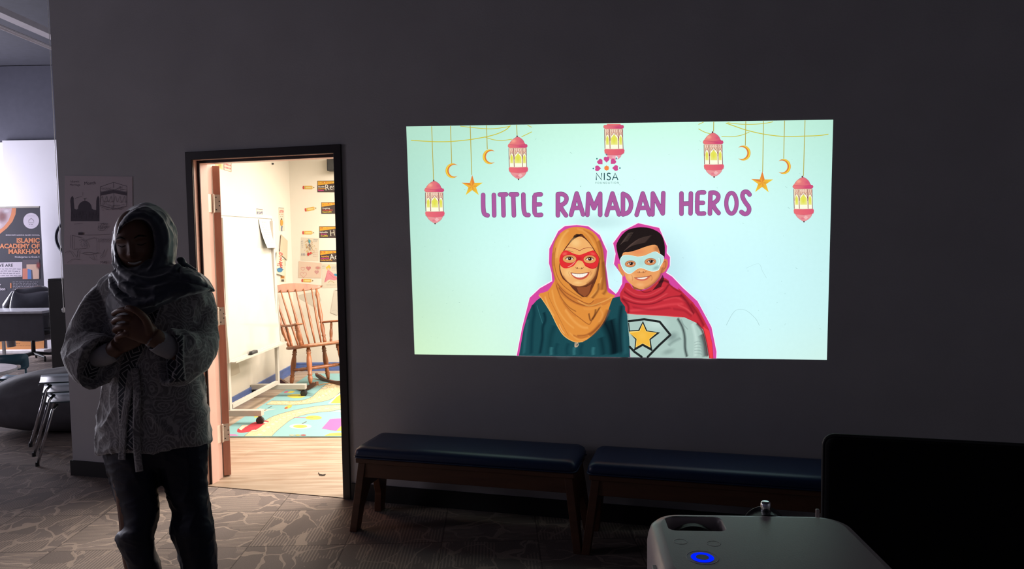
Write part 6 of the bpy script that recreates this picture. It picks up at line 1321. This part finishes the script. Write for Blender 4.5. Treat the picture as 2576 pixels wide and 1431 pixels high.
F_((326, 821, 0.240, 7.2), (308, 820, 0.243, 7.0), (295, 824, 0.226, 6.4), (288, 830, 0.200, 5.8), (291, 834, 0.184, 5.0))
F_((324, 840, 0.236, 6.6), (310, 842, 0.236, 6.4), (300, 846, 0.220, 5.8), (295, 850, 0.200, 5.2), (298, 853, 0.186, 4.6))
F_((378, 836, 0.225, 10.5), (368, 806, 0.245, 9.0), (352, 788, 0.262, 8.0), (334, 777, 0.266, 7.4), (318, 774, 0.258, 6.4))
# hand beneath (her right), palm towards the other
palm((296, 872, 0.180), (338, 838, 0.190), 21, 33, 0.016)
F_((330, 812, 0.190, 7.2), (345, 800, 0.200, 7.0), (362, 800, 0.190, 6.6), (374, 808, 0.170, 6.0))
F_((342, 822, 0.192, 7.4), (358, 814, 0.200, 7.0), (374, 818, 0.188, 6.6), (384, 828, 0.168, 6.0))
F_((350, 838, 0.196, 7.2), (364, 834, 0.205, 7.0), (376, 838, 0.195, 6.4), (384, 846, 0.178, 5.8))
F_((352, 856, 0.194, 6.6), (364, 856, 0.202, 6.4), (374, 860, 0.192, 5.8), (380, 866, 0.178, 5.2))
F_((300, 858, 0.190, 9.5), (306, 838, 0.205, 8.2), (318, 820, 0.212, 7.4), (326, 806, 0.212, 6.4))
# head
hc = S(345, 613, 0.04); ty = math.radians(-13); td = math.radians(9); roll = math.radians(5)
yaw_f = Vector((CAM.x-hc.x, CAM.y-hc.y, 0)).normalized()                                           # towards the camera
FD = (Matrix.Rotation(ty, 3, 'Z') @ yaw_f).normalized()            # face direction: turned to the picture's left
RX = FD.cross(U_).normalized()*-1                      # the head's own right in the picture's sense (picture right)
if RX.dot(_r) < 0: RX = -RX
FD2 = (FD*math.cos(td) - U_*math.sin(td)); UZ = (U_*math.cos(td) + FD*math.sin(td))
RX2 = RX*math.cos(roll)+UZ*math.sin(roll); UZ2 = UZ*math.cos(roll)-RX*math.sin(roll)
def G(x, z, cx_, cz_, sx, sz): return math.exp(-((x-cx_)/sx)**2-((z-cz_)/sz)**2)
def face_y(x, z):
    """extra push along the face direction"""
    ax_ = abs(x)
    y = 0.020*G(x, z, 0, -0.022, 0.010, 0.012)+0.012*G(x, z, 0, -0.002, 0.008, 0.024)+0.007*G(ax_, z, 0.010, -0.026, 0.006, 0.006)
    y -= 0.010*G(ax_, z, 0.031, 0.012, 0.016, 0.010); y += 0.005*G(ax_, z, 0.031, 0.031, 0.022, 0.007); y += 0.005*G(ax_, z, 0.031, 0.010, 0.011, 0.006)
    y += 0.007*G(ax_, z, 0.040, -0.022, 0.018, 0.016)
    sm = z+0.054-0.22*ax_*ax_/0.03*1.0
    y += 0.0055*math.exp(-((sm-0.006)/0.0045)**2)*math.exp(-(x/0.028)**4)+0.006*math.exp(-((sm+0.007)/0.005)**2)*math.exp(-(x/0.025)**4)-0.005*math.exp(-(sm/0.0035)**2)*math.exp(-(x/0.030)**4)
    y += 0.007*G(x, z, 0, -0.094, 0.018, 0.013)-0.003*G(x, z, 0, -0.076, 0.02, 0.006)
    return y
def hpt(x, y, z): return hc+RX2*x+FD2*y+UZ2*z
r_ = bmesh.ops.create_icosphere(bm, subdivisions=6, radius=1.0)['verts']
for v in r_:
    n_ = v.co.copy(); zz = n_.z; x = n_.x*0.070; y = n_.y*0.092; z = zz*0.118
    if zz < 0: x *= 1-0.34*zz*zz; y *= (1-0.10*zz*zz) if n_.y > 0 else (1-0.45*zz*zz)
    if zz > 0: x *= 1+0.06*zz
    if n_.y > 0: x *= 1-0.03; y *= 0.93; y += face_y(x, z)*min(1, n_.y*3)
    v.co = hpt(x, y, z)
body = new('body', fuse(bm, 0.0032, 3), MSK, pr, world=True, smooth=True)
def fsurf(x, z, lift=0.001):
    zz = max(-0.98, min(0.98, z/0.118)); w = 0.070*(1-0.34*zz*zz if zz < 0 else 1+0.06*zz)*0.97; nx = x/w; ny = math.sqrt(max(0.02, 1-zz*zz-nx*nx)); y = ny*0.092*(1-0.10*zz*zz if zz < 0 else 1)*0.93+face_y(x, z); return hpt(x, y+lift, z)
def strip(name, pts, w, m, lift=0.0012, th=0.001):
    bm = B(); q = spline(pts, 5); rings = []
    for i, (x, z) in enumerate(q):
        ww = w*math.sin(PI*(i+0.6)/(len(q)+0.2))**0.5; rings.append([fsurf(x, z+ww, lift-0.0006), fsurf(x, z, lift+th), fsurf(x, z-ww, lift-0.0006), fsurf(x, z, lift-0.002)])
    loft(bm, rings); return new(name, bm, m, pr, world=True, smooth=True)
MHR = pm('dark brow hair', (0.015, 0.010, 0.009), 0.7)
for sg in (-1, 1):
    strip('eyebrow', [(sg*0.014, 0.031), (sg*0.030, 0.037), (sg*0.048, 0.031)], 0.0028, MHR)
    strip('eyelashes', [(sg*0.019, 0.009), (sg*0.031, 0.0045), (sg*0.045, 0.009)], 0.0016, MHR)
strip('teeth', [(-0.021, -0.051), (0, -0.0555), (0.021, -0.051)], 0.0036, pm('teeth', (0.75, 0.72, 0.68), 0.3), 0.0035)
# trousers
bm = B()
LEGS = ([(1100, 256, 400, .12, 0), (1150, 262, 398, .125, 0), (1200, 274, 396, .115, 0), (1250, 287, 401, .11, 0), (1295, 301, 399, .105, .01), (1325, 307, 392, .10, .02), (1352, 291, 388, .105, .02), (1390, 303, 394, .10, .01), (1431, 318, 406, .10, 0), (1510, 332, 424, .10, -.02), (1600, 338, 430, .105, -.03), (1668, 338, 432, .11, -.02)],
        [(1100, 375, 524, .12, 0), (1150, 385, 522, .125, 0), (1190, 398, 523, .115, 0), (1240, 415, 524, .11, 0), (1290, 434, 532, .105, .01), (1335, 428, 541, .105, .02), (1380, 441, 544, .10, .01), (1431, 456, 545, .10, 0), (1510, 460, 548, .10, -.02), (1600, 462, 552, .105, -.03), (1668, 460, 554, .11, -.02)])
for rows_ in LEGS:
    yy = spline([r for r in rows_], 3); loft(bm, [hring(y, L, R, t, dc, 44) for y, L, R, t, dc in yy])
loft(bm, [hring(y, L, R, t, 0.0, 48) for y, L, R, t in ((1030, 262, 512, .11), (1090, 256, 522, .125), (1140, 262, 521, .125), (1175, 272, 520, .10), (1186, 330, 470, .06))])
tro = new('trousers', fuse(bm, 0.006, 5, both(wrinkle(9, 0.006, (1, 1, 0.6), 3), wrinkle(22, 0.0025, (0.6, 0.6, 1.6), 9))), MTR, pr, world=True, smooth=True)
for cx_ in (384, 504):
    bm = B(); zf_ = 0.0
    c0 = S(cx_, 1690, -0.04); sd = (-_f); sw_ = _r; c0.z = 0
    rings = []
    for t, w, h in ((-0.10, 0.024, 0.055), (-0.085, 0.034, 0.065), (-0.03, 0.038, 0.072), (0.03, 0.040, 0.060), (0.09, 0.045, 0.045), (0.13, 0.040, 0.035), (0.15, 0.022, 0.022)): rings.append([c0+sd*t+sw_*(w*math.cos(a_))+Vector((0, 0, max(0.0, h*0.5+h*0.55*math.sin(a_)))) for a_ in [2*PI*k/18 for k in range(18)]])
    loft(bm, rings); new('shoe', bm, MBP, pr, world=True, smooth=True)
# jacket
bm = B()
T_ = [(684, 300, 470, .060, 0), (694, 268, 500, .085, 0), (706, 250, 518, .105, -4), (725, 240, 528, .120, -3), (760, 240, 526, .132, 0), (800, 244, 520, .140, 0), (850, 246, 514, .142, 0), (900, 250, 511, .145, 0), (945, 257, 511, .148, 0), (1000, 251, 519, .152, -4), (1060, 244, 527, .156, -12), (1105, 240, 531, .158, -22), (1134, 241, 531, .156, -26), (1141, 246, 527, .150, -27), (1136, 256, 518, .138, -26), (1095, 262, 508, .130, -18)]
loft(bm, [hring(y, L, R, t, 0.0, 72, 2.25, sl) for y, L, R, t, sl in T_])
def sleeve(path, mouth):
    q = spline(path, 4); P = [S(a_, b_, c_) for a_, b_, c_, r in q]; Rr = [r/K for *_, r in q]
    d = (P[-1]-P[-2]).normalized(); P2 = [P[-1]+d*0.001, P[-1]-d*0.002, P[-1]-d*0.035]; R2 = [Rr[-1]*0.97, Rr[-1]*0.82, Rr[-1]*0.78]
    # oval section, the long way round following the cuff line
    rings = []; x = None
    PP, RR = P+P2, Rr+R2
    for i, p in enumerate(PP):
        j = min(i, len(P)-1); t = (P[min(j+1, len(P)-1)]-P[max(j-1, 0)]).normalized()
        w = (mouth-t*mouth.dot(t)).normalized(); y_ = t.cross(w); bl = min(1, j/(len(P)-1))
        rings.append([p+w*(RR[i]*math.cos(2*PI*k/28))+y_*(RR[i]*(1-0.28*bl)*math.sin(2*PI*k/28)) for k in range(28)])
    loft(bm, rings)
up_ = UP.copy()
sleeve([(278, 742, -0.01, 45), (258, 775, 0.01, 52), (231, 828, 0.03, 52), (213, 872, 0.06, 52), (220, 896, 0.11, 60), (250, 914, 0.165, 67)], up_+RT*0.6)
sleeve([(488, 742, -0.01, 45), (492, 780, 0.01, 49), (500, 835, 0.03, 50), (494, 880, 0.08, 55), (462, 898, 0.14, 64), (420, 900, 0.190, 66)], up_)
fj = both(wrinkle(7.5, 0.008, (1, 1, 0.8), 1.7), wrinkle(17, 0.0035, (1, 1, 0.7), 5.1))
jme = fuse(bm, 0.0062, 4, fj)
vs_ = [v.co.copy() for v in jme.vertices]; BV = BVHTree.FromPolygons(vs_, [tuple(p.vertices) for p in jme.polygons])
jac = new('jacket', jme, MJA, pr, world=True, smooth=True)
def band(name, path, w, m, parent, lift=0.0022, cols=9, th=0.0014, hang=False, bv=None):
    """a strip of cloth laid on the jacket; path in the picture gives where its centre runs"""
    q = spline(path, 8); n_ = len(q); V = []; UV = []; F = []; run = 0.0; last = [None]*cols
    for i, (x, y) in enumerate(q):
        a_, b_ = q[max(i-1, 0)], q[min(i+1, n_-1)]; tx, ty_ = b_[0]-a_[0], b_[1]-a_[1]; L_ = math.hypot(tx, ty_); nx_, ny_ = -ty_/L_, tx/L_
        if i: run += math.hypot(x-q[i-1][0], y-q[i-1][1])
        for j in range(cols):
            o_ = (j/(cols-1)-0.5)*w; px, py = x+nx_*o_, y+ny_*o_; d = ray(px, py).normalized(); h = (bv or BV).ray_cast(CAM, d)
            if h[0] is None or (last[j] is not None and abs((h[0]-CAM).dot(_f)-last[j]) > 0.05 and hang): dist = last[j] or (DW-0.12)
            else: dist = (h[0]-CAM).dot(_f)
            last[j] = dist; V.append(CAM+d*((dist-lift)/d.dot(_f))); UV.append((j/(cols-1), run/w))
    # keep the strip from jumping across silhouettes
    for i in range(n_-1):
        for j in range(cols-1): F.append((i*cols+j, i*cols+j+1, (i+1)*cols+j+1, (i+1)*cols+j))
    me = bpy.data.meshes.new(name); me.from_pydata([tuple(v) for v in V], [], F); ul = me.uv_layers.new(name='UVMap')
    for lp in me.loops: ul.data[lp.index].uv = UV[lp.vertex_index]
    o = new(name, me, m, parent, world=True, smooth=True); md = o.modifiers.new('thick', 'SOLIDIFY'); md.thickness = th; md.offset = 0; return o
band('front_band', [(388, 752), (376, 795), (352, 855), (328, 905), (317, 955), (316, 1010), (320, 1070), (322, 1133)], 42, MBA, jac)
band('cuff_band', [(441, 843), (440, 880), (441, 920), (446, 960)], 46, MBA, jac)
band('cuff_band', [(263, 866), (244, 900), (222, 948)], 38, MBA, jac)
band('tie', [(331, 932), (323, 985), (313, 1055), (309, 1110), (306, 1156)], 17, MJA, jac, 0.006, 5, 0.003, True)
band('tie', [(338, 926), (345, 990), (343, 1080), (346, 1145), (351, 1186)], 18, MJA, jac, 0.011, 5, 0.003, True)
# inner sleeves
for pts in ([(245, 899, 0.13, 24), (265, 893, 0.155, 25), (279, 886, 0.172, 24), (281, 885, 0.174, 21)], [(438, 880, 0.165, 26), (412, 866, 0.188, 28), (393, 856, 0.205, 26), (391, 855, 0.207, 23)]):
    bm = B(); ptube(bm, pts, 24, 1.0, 3); new('inner_sleeve', bm, MUC, pr, world=True, smooth=True)
# hijab
bm = B()
opn = [(350, 549), (322, 556), (302, 578), (293, 610), (295, 642), (304, 668), (322, 686), (345, 693), (368, 682), (384, 656), (392, 620), (388, 585), (373, 559)]
out = [(370, 511), (326, 522), (297, 560), (285, 598), (282, 636), (289, 668), (308, 692), (352, 712), (408, 704), (438, 668), (446, 620), (441, 574), (416, 532)]
dvo = [0.135, 0.135, 0.125, 0.11, 0.10, 0.10, 0.11, 0.12, 0.12, 0.105, 0.10, 0.11, 0.125]
O_ = spline([(a_[0], a_[1], d_) for a_, d_ in zip(opn, dvo)], 5, True); W_o = spline(out, 5, True); ccx, ccy = 362, 606
def mixr(t, dvf, k_=1.0):
    r = []
    for (ax_, ay_, ad_), (bx_, by_) in zip(O_, W_o):
        x, y = ax_+(bx_-ax_)*t, ay_+(by_-ay_)*t; x = ccx+(x-ccx)*k_; y = ccy+(y-ccy)*k_; r.append(S(x, y, dvf(ad_)))
    return r
loft(bm, [mixr(-0.02, lambda d: d-0.05), mixr(-0.02, lambda d: d-0.004), mixr(0.05, lambda d: d+0.004), mixr(0.3, lambda d: d), mixr(0.6, lambda d: d*0.80+0.005), mixr(0.85, lambda d: d*0.45), mixr(1.0, lambda d: d*0.05), mixr(1.0, lambda d: -0.04, 0.97), mixr(1.0, lambda d: -0.085, 0.82), mixr(1.0, lambda d: -0.115, 0.5), mixr(1.0, lambda d: -0.12, 0.2)])
# wrap round the neck and over chest and shoulders
R_ = [(655, 306, 436, .080, .0), (672, 298, 450, .100, .005), (686, 282, 474, .118, .01), (698, 272, 502, .130, .012), (712, 268, 522, .140, .015), (728, 264, 534, .150, .018), (736, 263, 520, .152, .02), (750, 262, 470, .158, .02), (768, 262, 430, .160, .02), (786, 265, 402, .160, .022), (802, 274, 372, .160, .022), (814, 292, 340, .158, .022)]
loft(bm, [hring(y, L, R, t, dc, 60, 2.2) for y, L, R, t, dc in R_])
for pts in ([(300, 676, 0.09, 9), (330, 700, 0.135, 12), (368, 710, 0.145, 12), (415, 700, 0.125, 12), (452, 672, 0.06, 10)], [(288, 684, 0.07, 9), (318, 722, 0.150, 12), (370, 738, 0.168, 13), (430, 718, 0.140, 13), (474, 680, 0.05, 12)],
            [(278, 700, 0.07, 8), (300, 748, 0.155, 10), (350, 766, 0.178, 11), (420, 742, 0.160, 12), (490, 700, 0.06, 12)], [(430, 560, 0.03, 5), (430, 620, 0.035, 6), (424, 668, 0.05, 9), (400, 690, 0.09, 10)], [(405, 560, 0.075, 4), (412, 620, 0.075, 5), (404, 672, 0.09, 7)],
            [(455, 664, 0.02, 10), (470, 676, 0.03, 11), (488, 690, 0.02, 12)], [(448, 655, 0.03, 7), (456, 654, 0.035, 8), (460, 664, 0.03, 7)], [(292, 560, 0.06, 3.5), (287, 600, 0.05, 4), (284, 640, 0.05, 4), (292, 672, 0.06, 6), (306, 690, 0.08, 7)]): ptube(bm, pts, 14)
hme = fuse(bm, 0.0045, 4, both(wrinkle(10, 0.005, (1, 1, 0.7), 2.2), wrinkle(24, 0.0018, (1, 1, 0.8), 7)))
hij = new('hijab', hme, MHJ, pr, world=True, smooth=True)
# the loose end thrown over her left shoulder
bm = B(); rows_ = []
for i, (x0, y0, x1, y1, dv) in enumerate(((452, 668, 452, 742, 0.10), (478, 676, 476, 745, 0.10), (505, 686, 498, 742, 0.08), (526, 704, 518, 738, 0.05), (537, 720, 533, 734, 0.02), (541, 729, 540, 735, 0.0))):
    rows_.append([S(x0+(x1-x0)*t, y0+(y1-y0)*t, dv+0.05*math.sin(PI*min(1, t*1.2))-0.03*(1-t)) for t in [k/8 for k in range(9)]]+[S(x0+(x1-x0)*t, y0+(y1-y0)*t, dv+0.05*math.sin(PI*min(1, t*1.2))-0.03*(1-t)-0.02) for t in [k/8 for k in range(8, -1, -1)]])
loft(bm, rows_); new('scarf_end', fuse(bm, 0.0045, 3, wrinkle(24, 0.002, (1, 1, 1), 2)), MHJ, hij, world=True, smooth=True)
